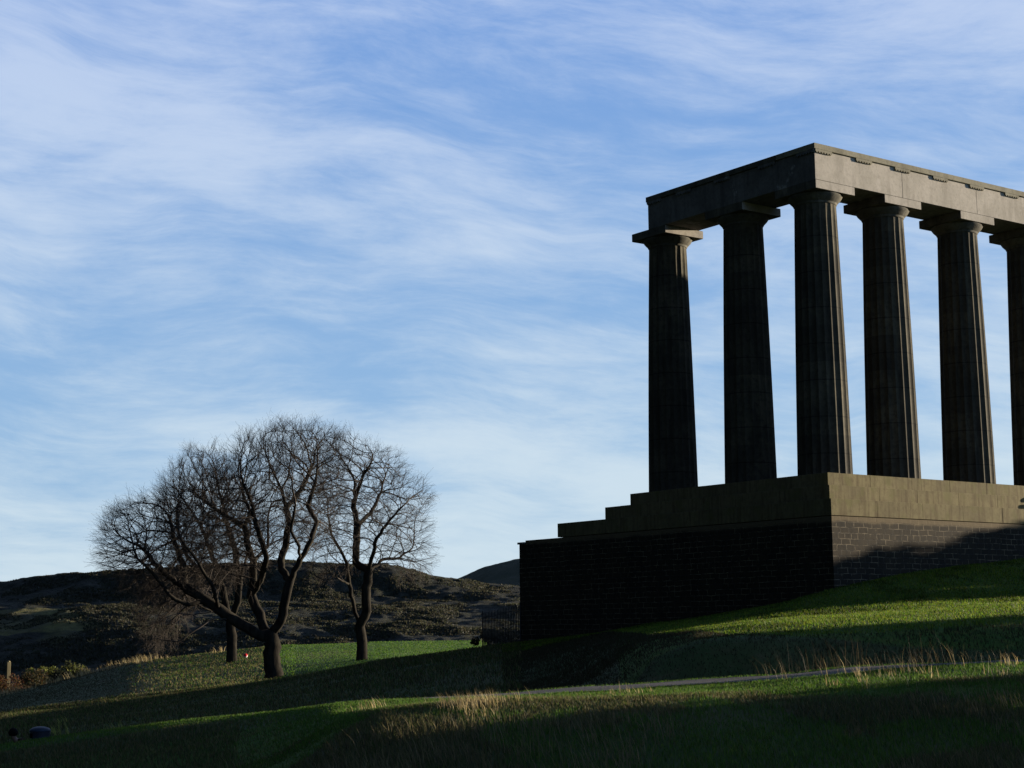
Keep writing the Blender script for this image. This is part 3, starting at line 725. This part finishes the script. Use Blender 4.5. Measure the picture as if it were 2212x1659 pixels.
t3_limbs = [('t', 'root', [(1528, 1300, 0), (1515, 1215, 0)]),
 ('A', 't', [(1480, 1110, .4), (1450, 980, .7), (1438, 870, .9), (1395, 780, 1.0), (1345, 700, 1.1), (1325, 590, 1.2), (1330, 450, 1.3)]),
 ('B', 't', [(1558, 1130, -.3), (1555, 1000, -.5), (1572, 910, -.5)]),
 ('B1', 'B', [(1495, 860, -.2), (1500, 740, 0), (1502, 650, 0), (1482, 520, .1), (1485, 400, .2), (1420, 300, .4)]),
 ('B2', 'B', [(1592, 840, -1.0), (1612, 760, -1.4), (1680, 660, -1.8), (1770, 560, -2.0), (1830, 480, -2.2)]),
 ('B3', (1572, 910), [(1640, 840, .8), (1730, 830, 1.4), (1800, 770, 1.8)]),
 ('B4', (1502, 650), [(1560, 580, 1.4), (1620, 450, 2.2), (1640, 330, 2.6)]),
 ('B5', (1482, 520), [(1540, 400, -1.2), (1600, 300, -1.6)]),
 ('A2', (1438, 870), [(1390, 860, 2.0), (1320, 800, 2.6), (1280, 700, 3.0)]), ('A3', (1450, 980), [(1400, 950, -1.0), (1330, 960, -1.6), (1270, 930, -1.8)])]
t3_poly = [(1240, 320), (1300, 120), (1450, 140), (1570, 170), (1680, 240), (1760, 300), (1790, 400), (1890, 410), (1920, 520), (1890, 640), (1890, 720), (1930, 830), (1890, 930), (1760, 950), (1700, 890), (1600, 850), (1500, 880), (1380, 960), (1240, 960), (1220, 800), (1250, 600)]
T3 = tree('tall_bare_tree', 93.0, (1530, 1415), t3_limbs, t3_poly, .28, 4200, 3.6, 'bare tree with a slim twin-stemmed trunk standing alone on the right of the group', 9, dens=.75)

# ------------------------------------------------------------------ grass
def blades(name, pts, h, wd, lean, tint, label_kind='stuff', bend=.35):
    """pts (n,3); one bent blade of two faces per point"""
    n = len(pts); ph = rng.random(n)*2*np.pi; dirv = np.stack([np.cos(ph), np.sin(ph), np.zeros(n)], -1)
    ln = (lean[None, :]+rng.normal(0, bend, (n, 3))*np.array([1, 1, 0]))
    mid_ = pts+np.array([0, 0, 1])*(h*.55)[:, None]+ln*(h*.28)[:, None]; tip = pts+np.array([0, 0, 1])*(h*.95)[:, None]+ln*(h*.8)[:, None]
    w_ = dirv*(wd/2)[:, None]
    Vv = np.stack([pts-w_, pts+w_, mid_+w_*.8, mid_-w_*.8, tip], 1).reshape(-1, 3)
    b0 = np.arange(n)*5
    F4 = np.stack([b0, b0+1, b0+2, b0+3], -1); F3 = np.stack([b0+3, b0+2, b0+4], -1)
    me = bpy.data.meshes.new(name); me.vertices.add(len(Vv)); me.vertices.foreach_set('co', Vv.astype(np.float32).ravel())
    lp = np.concatenate([F4.ravel(), F3.ravel()]).astype(np.int32); me.loops.add(len(lp)); me.loops.foreach_set('vertex_index', lp)
    me.polygons.add(2*n); ls = np.concatenate([np.arange(n)*4, 4*n+np.arange(n)*3]).astype(np.int32); lt = np.concatenate([np.full(n, 4), np.full(n, 3)]).astype(np.int32)
    me.polygons.foreach_set('loop_start', ls); me.polygons.foreach_set('loop_total', lt); me.update(calc_edges=True)
    ca = me.color_attributes.new('tint', 'FLOAT_COLOR', 'POINT'); ca.data.foreach_set('color', np.repeat(np.concatenate([tint, np.ones((n, 1))], 1), 5, 0).astype(np.float32).ravel())
    me.materials.append(M_blade); o = bpy.data.objects.new(name, me); S.collection.objects.link(o); o['kind'] = label_kind
    return o
def area(n, a0, a1, X0, X1):
    a = np.sqrt(rng.random(n)*(a1*a1-a0*a0)+a0*a0); X = X0+(X1-X0)*rng.random(n); b = (X-PW/2)/FPX*a
    q = CAM[None, :]+a[:, None]*FH+b[:, None]*RH; return q, a, X, b
def pal(n, cols, jit=.2):
    c = np.array(cols)[rng.integers(0, len(cols), n)]; return c*(1+rng.normal(0, jit, (n, 1))).clip(.4, 1.8)
GREEN = [(.055, .13, .016), (.075, .15, .020), (.10, .16, .025), (.045, .10, .018)]
OLIVE = [(.085, .10, .030), (.12, .115, .045), (.06, .085, .022), (.16, .135, .06)]
STRAW = [(.34, .27, .13), (.28, .22, .10), (.40, .33, .18), (.24, .18, .09)]
P_, H_, W_, C_ = [], [], [], []
def put(q, a, h, w, c):
    q = q.copy(); q[:, 2] = ground(q[:, 0], q[:, 1])-.01; P_.append(q); H_.append(h); W_.append(w); C_.append(c)
on_path = lambda a, b: (a > 23.5+np.maximum(0, -.3-b)*1.7) & (a < 25.95+np.maximum(0, -.3-b)*1.7)
# meadow in front
q, a, X, b = area(150000, 12.5, 21.2, -80, 2290); nz = fbm(q[:, 0], q[:, 1], 1.6, 3)
put(q, a, np.interp(a, [17, 20], [1, .5])*(.06+.08*(nz+.4).clip(0, 1))*rng.uniform(.5, 1.4, len(a)), a*.00042*rng.uniform(.7, 1.3, len(a)), np.where((nz > .08)[:, None], pal(len(a), [(.10, .085, .045), (.07, .065, .035)]+OLIVE), pal(len(a), GREEN+OLIVE[:1])))
# verge by the path
q, a, X, b = area(150000, 20.2, 27.6, -60, 2290); k = ~on_path(a, b) | (rng.random(len(a)) < .004); q, a, X, b = q[k], a[k], X[k], b[k]
put(q, a, np.where((X < 520) & (a < 25), .05, .02)+rng.uniform(.0, .045, len(a)), a*.00040*rng.uniform(.7, 1.3, len(a)), np.where(((X < 560+rng.normal(0, 60, len(a))) & (a < 25.2))[:, None], pal(len(a), [(.10, .085, .045), (.07, .065, .035), (.05, .07, .02)]+OLIVE), pal(len(a), GREEN+GREEN+OLIVE[:1])))
# lit terrace and slope in front of the podium
q, a, X, b = area(250000, 30, 68, 1080, 2290); nz = fbm(q[:, 0], q[:, 1], 2.2, 3)
rel = (q[:, 0] < WP-.05) | (q[:, 1] < WP-.05); q, a, nz, X = q[rel], a[rel], nz[rel], X[rel]
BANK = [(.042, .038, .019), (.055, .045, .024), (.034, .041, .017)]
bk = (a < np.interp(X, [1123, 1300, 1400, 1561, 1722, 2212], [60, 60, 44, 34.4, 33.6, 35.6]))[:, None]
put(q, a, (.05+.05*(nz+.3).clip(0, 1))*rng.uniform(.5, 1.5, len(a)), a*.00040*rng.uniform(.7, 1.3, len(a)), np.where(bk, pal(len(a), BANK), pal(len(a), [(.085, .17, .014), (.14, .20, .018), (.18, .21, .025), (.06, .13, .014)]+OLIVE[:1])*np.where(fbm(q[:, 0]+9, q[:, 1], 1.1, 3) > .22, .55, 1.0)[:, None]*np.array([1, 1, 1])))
# left slope and the ground below the trees
q, a, X, b = area(110000, 30, 80, -60, 1120); nz = fbm(q[:, 0], q[:, 1], 3.0, 3)
put(q, a, (.07+.12*(nz+.2).clip(0, 1))*rng.uniform(.5, 1.5, len(a)), a*.00038*rng.uniform(.7, 1.3, len(a)), pal(len(a), BANK+OLIVE+GREEN[3:]))
q, a, X, b = area(70000, 78, 124, -60, 1120); nz = fbm(q[:, 0], q[:, 1], 3.0, 3)
lft = (X < 340+rng.normal(0, 40, len(a)))  # far left slope: its shade is put into the blade colour
put(q, a, np.where(X > 640, .06, np.where(lft, .05, .10))*rng.uniform(.5, 1.5, len(a)), a*.00038*rng.uniform(.7, 1.3, len(a)), np.where((X > 600)[:, None], pal(len(a), GREEN), np.where(lft[:, None], pal(len(a), BANK), pal(len(a), OLIVE+STRAW[1:2]+GREEN[:2]))))
blades('grass', np.concatenate(P_), np.concatenate(H_), np.concatenate(W_), np.array([-.15, .05, 0]), np.concatenate(C_))
P_, H_, W_, C_ = [], [], [], []
q, a, X, b = area(130000, 745, 1045, -120, 1330); nz = fbm(q[:, 0]+7, q[:, 1], 26.0, 4, .6); k = (nz > -.12) & ~((a < 800) & (X > 900)); q, a, nz = q[k], a[k], nz[k]
q[:, 2] = ground(q[:, 0], q[:, 1])-.2; n_ = len(a)
P_.append(q); H_.append(rng.uniform(.3, 1.15, n_)*(1+nz)); W_.append(rng.uniform(.5, 1.2, n_)); C_.append(pal(n_, [(.035, .040, .022), (.055, .048, .030), (.026, .030, .018), (.055, .050, .034), (.040, .044, .024)], .25))
blades('scrub', np.concatenate(P_), np.concatenate(H_), np.concatenate(W_), np.array([-.1, .05, 0]), np.concatenate(C_))
# dry tufts: clustered tall straw
P_, H_, W_, C_ = [], [], [], []
def tufts(n, a0, a1, X0, X1, per, hr, spread, keep=None, cols=STRAW, wf=.00040):
    q, a, X, b = area(n, a0, a1, X0, X1); nz = fbm(q[:, 0]+40, q[:, 1], 2.6, 3)
    k = nz > .02
    if keep is not None: k &= keep(a, X, b)
    q, a = q[k], a[k]; k2 = per; Q = np.repeat(q, k2, 0)+rng.normal(0, spread, (len(q)*k2, 3))*np.array([1, 1, 0]); A_ = np.repeat(a, k2)
    sz = np.repeat(rng.uniform(.6, 1.25, len(q)), k2)
    put(Q, A_, sz*rng.uniform(hr[0], hr[1], len(A_)), A_*wf*rng.uniform(.5, 1.1, len(A_)), pal(len(A_), cols))
DULL = [(.20, .165, .085), (.15, .125, .065), (.12, .115, .05), (.24, .19, .10)]
tufts(1100, 13, 19.6, -80, 2290, 12, (.10, .27), .12, cols=DULL)
tufts(420, 19, 24.6, -80, 560, 12, (.08, .24), .12, cols=DULL)
tufts(120, 14, 19.5, 100, 1500, 10, (.16, .36), .09, cols=DULL)
tufts(800, 19.2, 23.4, 570, 1150, 20, (.06, .20), .13)
tufts(160, 19.6, 23.0, 1150, 1700, 10, (.05, .15), .13)
tufts(30, 20, 22.6, 600, 1130, 14, (.15, .36), .10)
tufts(60, 19.8, 22.6, 1150, 1500, 12, (.08, .2), .10)
tufts(40, 20, 23.2, 1350, 2250, 10, (.08, .2), .07)
tufts(40, 22.5, 24.2, 1650, 2290, 5, (.15, .35), .10, wf=.00025)
tufts(70, 26.1, 27.0, 1640, 2290, 4, (.2, .6), .14, cols=[(.09, .07, .04), (.06, .045, .027), (.12, .09, .045)], wf=.00015)
tufts(130, 58, 84, -40, 1000, 12, (.12, .3), .25, cols=STRAW[3:]+OLIVE)
tufts(120, 114, 125, -60, 480, 14, (.25, .6), .3)
tufts(10, 40, 56, -20, 300, 22, (.25, .5), .10, cols=[(.3, .32, .08), (.22, .26, .06)])
blades('dry_grass', np.concatenate(P_), np.concatenate(H_), np.concatenate(W_), np.array([-.32, .10, 0]), np.concatenate(C_), bend=.28)

# ------------------------------------------------------------------ shrubs
def shrub(name, x, y, w, h, label, cat, cols, seed, nl=2600, leaf=.06, stems=9, group=None, lumps=9):
    rs = np.random.default_rng(seed); z = gz(x, y); ro = empty(name, (x, y, z-.05)); tag(ro, label, cat, group)
    st = MB()
    for i in range(stems):
        an = rs.random()*6.28; r = rs.uniform(.1, .4)*w; st.tube([(0, 0, 0), (r*.4*math.cos(an), r*.4*math.sin(an), h*.4), (r*math.cos(an), r*math.sin(an), h*.85)], [.035, .022, .006], 5)
    st.build('stems', M_bark, ro)
    C = np.stack([rs.normal(0, .24*w, lumps), rs.normal(0, .24*w, lumps), rs.uniform(.25, .8, lumps)*h], -1); Rr = rs.uniform(.16, .34, lumps)*min(w, h*1.4)
    k = rs.integers(0, lumps, nl); d = rs.normal(0, 1, (nl, 3)); d /= np.linalg.norm(d, axis=1)[:, None]
    P = C[k]+d*(Rr[k]*rs.random(nl)**.33)[:, None]; P[:, 2] = np.abs(P[:, 2]); u = rs.normal(0, 1, (nl, 3)); u /= np.linalg.norm(u, axis=1)[:, None]; v = np.cross(u, rs.normal(0, 1, (nl, 3))); v /= np.linalg.norm(v, axis=1)[:, None]+1e-9
    s_ = leaf*rs.uniform(.6, 1.5, nl)[:, None]
    V_ = np.stack([P-u*s_, P-v*s_*.5, P+u*s_, P+v*s_*.5], 1).reshape(-1, 3); F_ = np.arange(nl*4).reshape(nl, 4)
    o = mesh_obj('foliage', V_, F_, M_blade, ro); t = np.array(cols)[rs.integers(0, len(cols), nl)]*(1+rs.normal(0, .25, (nl, 1))).clip(.4, 1.8)
    ca = o.data.color_attributes.new('tint', 'FLOAT_COLOR', 'POINT'); ca.data.foreach_set('color', np.repeat(np.concatenate([t, np.ones((nl, 1))], 1), 4, 0).astype(np.float32).ravel())
    return ro
x, y = at(1083, 1390, 72.6)[:2]; shrub('shrub', float(x), float(y), 1.4, .75, 'low dark shrub behind the iron railing', 'shrub', [(.02, .028, .014), (.03, .03, .018)], 1, 2200, .05)
def sh(X, a, w, h, label, cols, seed, nl=2600, leaf=.08): x, y = ab(a, Xb(X, a)); return shrub('scrub_bush', x, y, w, h, label, 'bush', cols, seed, nl, leaf)
RUST = [(.075, .028, .015), (.085, .04, .018), (.045, .025, .013), (.09, .065, .022)]; DARK = [(.02, .026, .014), (.03, .032, .02), (.015, .018, .012)]; YEL = [(.13, .15, .03), (.17, .17, .045), (.08, .09, .025)]
sh(22, 138, 6.5, 2.9, 'rust-red bracken bush at the left edge beyond the grassy brow', RUST, 11, 6500, .09)
sh(84, 141, 5.5, 2.3, 'brown bracken bush just right of the rust-red one', RUST[2:]+DARK, 12, 5200, .09)
sh(95, 165, 3.0, 1.4, 'yellow-green sunlit bush below the dark hillside', YEL, 13, 3000, .10)
sh(137, 146, 4.6, 2.0, 'dark rounded bush against the edge of the grassy brow', DARK, 14, 4200, .11)
sh(165, 160, 2.6, 1.6, 'small yellowish bush behind the dark rounded one', YEL+DARK, 15, 2400, .10)

# unseen bushes added on the right to shade meadow, bank and podium wall
for i, (a, b, w, h) in enumerate([(33.2, 26, 2.6, 3.3), (25.0, 22, 4.2, 5.4), (22.0, 22, 5, 6.4), (18.5, 22, 5, 6.6), (15, 22, 5, 6.8), (11.5, 23, 5, 6.8), (9, 24, 5, 6.2), (23.5, 27, 5, 6.8), (17, 27, 5, 7), (6, 24, 5, 6), (42.3, 30, 3.6, 4.4), (61.5, 38, 3.4, 3.6), (65, 38.5, 3.4, 3.5), (68.5, 39, 3.4, 3.4)]):
    x, y = ab(a, b); o = shrub('shade_bush', x, y, w, h, 'dark evergreen bush added out of view to cast shade', 'bush', [(.03, .05, .018), (.04, .06, .02), (.02, .035, .014)], 40+i, 5200, .17, 9, 'added shade bushes out of view', 12)

# ------------------------------------------------------------------ litter bin
def m_plain(name, c, rough=.5, spec=.4):
    return simple(name, c, tuple(q*.75 for q in c), 12, rough, spec, .003)
M_bin = m_plain('navy_plastic', (.018, .022, .040), .45); M_lid = m_plain('blue_bin_lid', (.022, .036, .062), .55, .25); M_slot = m_plain('dark_opening', (.004, .004, .004), .9, .1)
x, y = at(86, 1600, 44)[:2]; zg = gz(x, y); ztop = at(86, 1569, 44)[2]
bo = empty('litter_bin', (float(x), float(y), zg)); hb = float(ztop-zg); rb = .265
bo.rotation_euler = (0, 0, math.atan2(-FH[1], -FH[0])); tag(bo, 'round dark litter bin with a blue domed lid standing in the grass', 'litter bin')
MB().lathe([(rb*.86, 0), (rb*.92, .04), (rb*.96, hb-.30), (rb, hb-.12)], 32, cap=False).build('body', M_bin, bo, True)
MB().lathe([(rb*1.03, hb-.135), (rb*1.05, hb-.11), (rb*.96, hb-.07), (rb*.75, hb-.035), (rb*.42, hb-.01), (.01, hb)], 32).build('lid', M_lid, bo, True)
sl_ = MB(); n_ = 8; rr_ = rb*.985+.006
vv = [(rr_*math.cos(.52+k*.07), -rr_*math.sin(.52+k*.07), z_) for z_ in (hb-.29, hb-.17) for k in range(n_+1)]; vv += [((rr_-.02)*math.cos(.52+k*.07), -(rr_-.02)*math.sin(.52+k*.07), z_) for z_ in (hb-.29, hb-.17) for k in range(n_+1)]
m2 = n_+1; sl_.add(vv, [(k, k+1, m2+k+1, m2+k) for k in range(n_)]+[(k, 2*m2+k, 2*m2+k+1, k+1) for k in range(n_)]+[(m2+k, m2+k+1, 3*m2+k+1, 3*m2+k) for k in range(n_)]); sl_.build('opening', M_slot, bo)

# ------------------------------------------------------------------ ball on the lawn, stone post
def quad_sphere(r, seg=24, rings=16): return [(r*math.sin(math.pi*i/rings), -r*math.cos(math.pi*i/rings)) for i in range(rings+1)]
def ballmat():
    m, g, p, o = newmat('red_white_ball'); P = g.n('ShaderNodeTexCoord').outputs['Object']
    vo = g.n('ShaderNodeTexVoronoi'); g.l.new(P, vo.inputs[0]); vo.inputs['Scale'].default_value = 7.0
    sp = g.n('ShaderNodeSeparateColor'); g.l.new(vo.outputs['Color'], sp.inputs[0])
    g.l.new(g.mix(g.m('GREATER_THAN', sp.outputs[0], .45), (.55, .02, .02), (.8, .78, .76)), p.inputs['Base Color']); p.inputs['Roughness'].default_value = .35; return m
x, y = at(530, 1414, 107)[:2]; pr_ = [(max(r, .001), z) for r, z in quad_sphere(.15)]
bl = MB().lathe(pr_, 24).build('ball', ballmat(), None, True); bl.location = (float(x), float(y), gz(x, y)+.19); tag(bl, 'small red and white ball lying on the lawn right of the back tree', 'ball')
x, y = ab(150, Xb(27, 150)); zt_ = at(27, 1427, 150)[2]; z0_ = gz(x, y)
po = MB().box(-.17, .17, -.17, .17, -.3, float(zt_-z0_)-.12, .03); po.lathe([(.19, float(zt_-z0_)-.12), (.19, float(zt_-z0_)-.05), (.04, float(zt_-z0_))], 4)
o = po.build('stone_post', stone('pale_post_stone', (.2, .17, .09), (.15, .13, .07), (.1, .08, .05)), None); o.location = (x, y, z0_); tag(o, 'pale upright stone post catching the sun above the rust-red bracken', 'post')

# ------------------------------------------------------------------ people
M_skin = m_plain('skin', (.24, .14, .10), .7); M_hair = m_plain('black_hair', (.004, .0035, .003), .8, .1); M_brown = m_plain('brown_coat', (.055, .032, .022), .9, .1); M_blue = m_plain('blue_trousers', (.02, .03, .10), .9, .1)
M_black = m_plain('black_coat', (.01, .01, .012), .9, .1); M_shoe = m_plain('dark_shoes', (.012, .01, .009), .6)
def skin(name, verts, edges, radii, mat, parent=None, sub=2, root=0):
    me = bpy.data.meshes.new(name); me.from_pydata([tuple(v) for v in verts], edges, []); me.update(); o = bpy.data.objects.new(name, me); S.collection.objects.link(o)
    m = o.modifiers.new('skin', 'SKIN'); m.use_smooth_shade = True
    for i, r in enumerate(radii):
        sv_ = me.skin_vertices[0].data[i]; sv_.radius = (r, r) if not isinstance(r, tuple) else r; sv_.use_root = (i == root)
    s_ = o.modifiers.new('sub', 'SUBSURF'); s_.levels = sub; s_.render_levels = sub
    dg = bpy.context.evaluated_depsgraph_get(); me2 = bpy.data.meshes.new_from_object(o.evaluated_get(dg)); 
    bpy.data.objects.remove(o); o2 = bpy.data.objects.new(name, me2); S.collection.objects.link(o2); me2.materials.clear(); me2.materials.append(mat)
    me2.polygons.foreach_set('use_smooth', np.ones(len(me2.polygons), dtype=bool))
    if parent: o2.parent = parent
    return o2
def scaled(rs_, k=1.0): return [r*k if not isinstance(r, tuple) else (r[0]*k, r[1]*k) for r in rs_]
def person_recline(x, y, z, rz, label, coat, trousers, loc_extra=0):
    """lies on one side along +x (head at 0), feet towards -x, propped on an elbow; origin on the ground under the hips"""
    ro = empty('person', (x, y, z), rz); tag(ro, label, 'person')
    V = dict(hip=(0, 0, .15), waist=(.17, 0, .20), chest=(.40, 0, .31), neck=(.57, 0, .44), jaw=(.60, -.01, .50), head=(.62, -.01, .58), crown=(.62, -.01, .67),
             s1=(.49, -.15, .34), e1=(.56, -.17, .06), w1=(.36, -.24, .04), h1=(.29, -.25, .04), s2=(.47, .15, .42), e2=(.26, .17, .33), w2=(.08, .10, .30), h2=(.0, .08, .29),
             k1=(-.38, -.10, .20), a1=(-.78, -.02, .09), f1=(-.82, -.12, .07), k2=(-.40, .10, .28), a2=(-.82, .08, .10), f2=(-.88, -.02, .08), p1=(-.05, -.09, .13), p2=(-.05, .09, .19))
    Rd = dict(hip=(.145, .13), waist=(.12, .13), chest=(.14, .16), neck=.058, jaw=.075, head=.10, crown=.07, s1=.065, e1=.048, w1=.032, h1=.035, s2=.065, e2=.048, w2=.032, h2=.035, k1=.065, a1=.042, f1=.04, k2=.065, a2=.042, f2=.04, p1=.1, p2=.1)
    Ed = [('hip', 'waist'), ('waist', 'chest'), ('chest', 'neck'), ('neck', 'jaw'), ('jaw', 'head'), ('head', 'crown'), ('chest', 's1'), ('s1', 'e1'), ('e1', 'w1'), ('w1', 'h1'), ('chest', 's2'), ('s2', 'e2'), ('e2', 'w2'), ('w2', 'h2'),
          ('hip', 'p1'), ('p1', 'k1'), ('k1', 'a1'), ('a1', 'f1'), ('hip', 'p2'), ('p2', 'k2'), ('k2', 'a2'), ('a2', 'f2')]
    def grow(name, keys, mat, k):
        ks = [q for q in V if q in keys]; ix = {q: i for i, q in enumerate(ks)}
        return skin(name, [V[q] for q in ks], [(ix[a_], ix[b_]) for a_, b_ in Ed if a_ in ix and b_ in ix], scaled([Rd[q] for q in ks], k), mat, ro)
    Rb = dict(Rd); bare = {'neck', 'jaw', 'head', 'crown', 'h1', 'h2'}
    for q in Rd:
        if q not in bare: Rd[q] = tuple(k_*.72 for k_ in Rd[q]) if isinstance(Rd[q], tuple) else Rd[q]*.72
    grow('body', set(V), M_skin, .93); Rd.update(Rb)
    grow('coat', {'hip', 'waist', 'chest', 's1', 'e1', 'w1', 's2', 'e2', 'w2'}, coat, 1.10)
    grow('trousers', {'hip', 'p1', 'k1', 'a1', 'p2', 'k2', 'a2'}, trousers, 1.06)
    # face, ears and hair on the head; the face looks towards -y
    hx, hy, hz_ = .62, -.02, .585
    hr_ = MB(); prf = [(.001, -.02)]+[(.113*math.sin(t_), -.115*math.cos(t_)) for t_ in np.linspace(.9, math.pi-.02, 12)]
    hr_.lathe(prf, 20); hr_.v = [(hx+p_[0], hy+.025+p_[1]*1.02, hz_+.012+p_[2]) for p_ in hr_.v]; hr_.build('hair', M_hair, ro, True)
    fc = MB().tube([(hx, hy-.085, hz_+.01), (hx, hy-.105, hz_-.02), (hx, hy-.118, hz_-.035)], [.010, .014, .016], 6); fc.build('nose', M_skin, ro, True)
    for s_ in (-1, 1): MB().tube([(hx+s_*.033, hy-.088, hz_+.004), (hx+s_*.033, hy-.10, hz_+.004)], .010, 8).build('eye', M_hair, ro, True)
    MB().tube([(hx-.025, hy-.096, hz_-.065), (hx+.025, hy-.096, hz_-.065)], .006, 6).build('mouth', simple('lips', (.3, .1, .08), (.25, .09, .07), 5, .6), ro, True)
    for hk, dr in (('h1', (-1, -.1, 0)), ('h2', (-1, -.2, -.2))):
        hp = Vector(V[hk]); d_ = Vector(dr).normalized(); sd = Vector((0, 1, 0)).cross(d_).normalized() if hk == 'h2' else Vector((0, 1, 0)); f_ = MB()
        for q, ln in enumerate((.062, .072, .068, .055)):
            b_ = hp+sd*(q-1.5)*.018+d_*.025; f_.tube([b_, b_+d_*ln*.5, b_+d_*ln*.9+Vector((0, 0, -.012))], [.009, .0085, .007], 6)
        b_ = hp-sd*.03; f_.tube([b_, b_+d_*.03-sd*.02, b_+d_*.055-sd*.022], [.010, .009, .007], 6); f_.build('fingers', M_skin, ro, True)
    sh_ = MB(); [sh_.tube([V[a_], tuple((Vector(V[a_])+Vector(V[f_]))/2), tuple(Vector(V[f_])+(Vector(V[f_])-Vector(V[a_]))*.8)], [.05, .048, .034], 8) for a_, f_ in (('a1', 'f1'), ('a2', 'f2'))]; sh_.build('shoes', M_shoe, ro, True)
    return ro
ahead = math.atan2(RH[1], RH[0])
x, y = ab(41.3, Xb(45, 41)+.47)
person_recline(x, y, float(at(45, 1572.5, 41)[2])-.70, ahead+math.pi+R(40), 'person in a brown coat reclining on the grass left of the litter bin', M_brown, M_brown)
x, y = ab(40.6, Xb(2, 40.6)); bg_ = MB().lathe([(.02, 0), (.17, .01), (.2, .08), (.19, .2), (.13, .28), (.05, .31), (.01, .315)], 20); bg_.v = [(p_[0]*1.15, p_[1]*.7, p_[2]) for p_ in bg_.v]
bag = empty('rucksack', (x, y, float(at(5, 1602, 40.6)[2])-.33)); tag(bag, 'dark blue rucksack on the grass at the left edge beside the reclining person', 'rucksack')
bg_.build('bag', M_blue, bag, True); MB().tube([(-.05, -.1, .27), (0, -.13, .34), (.05, -.1, .27)], .012, 6).build('strap', M_black, bag)

q = CAM+ray(2219, 1085)*1.0; d = ray(2219, 1085); q = CAM+d*((-2.62-CAM[1])/d[1])
person_recline(float(q[0])+2.45, -2.70, -1.033, math.pi, 'dark-clothed person lying on the lowest front step of the monument', M_black, M_black)
print('objects', len(bpy.data.objects))
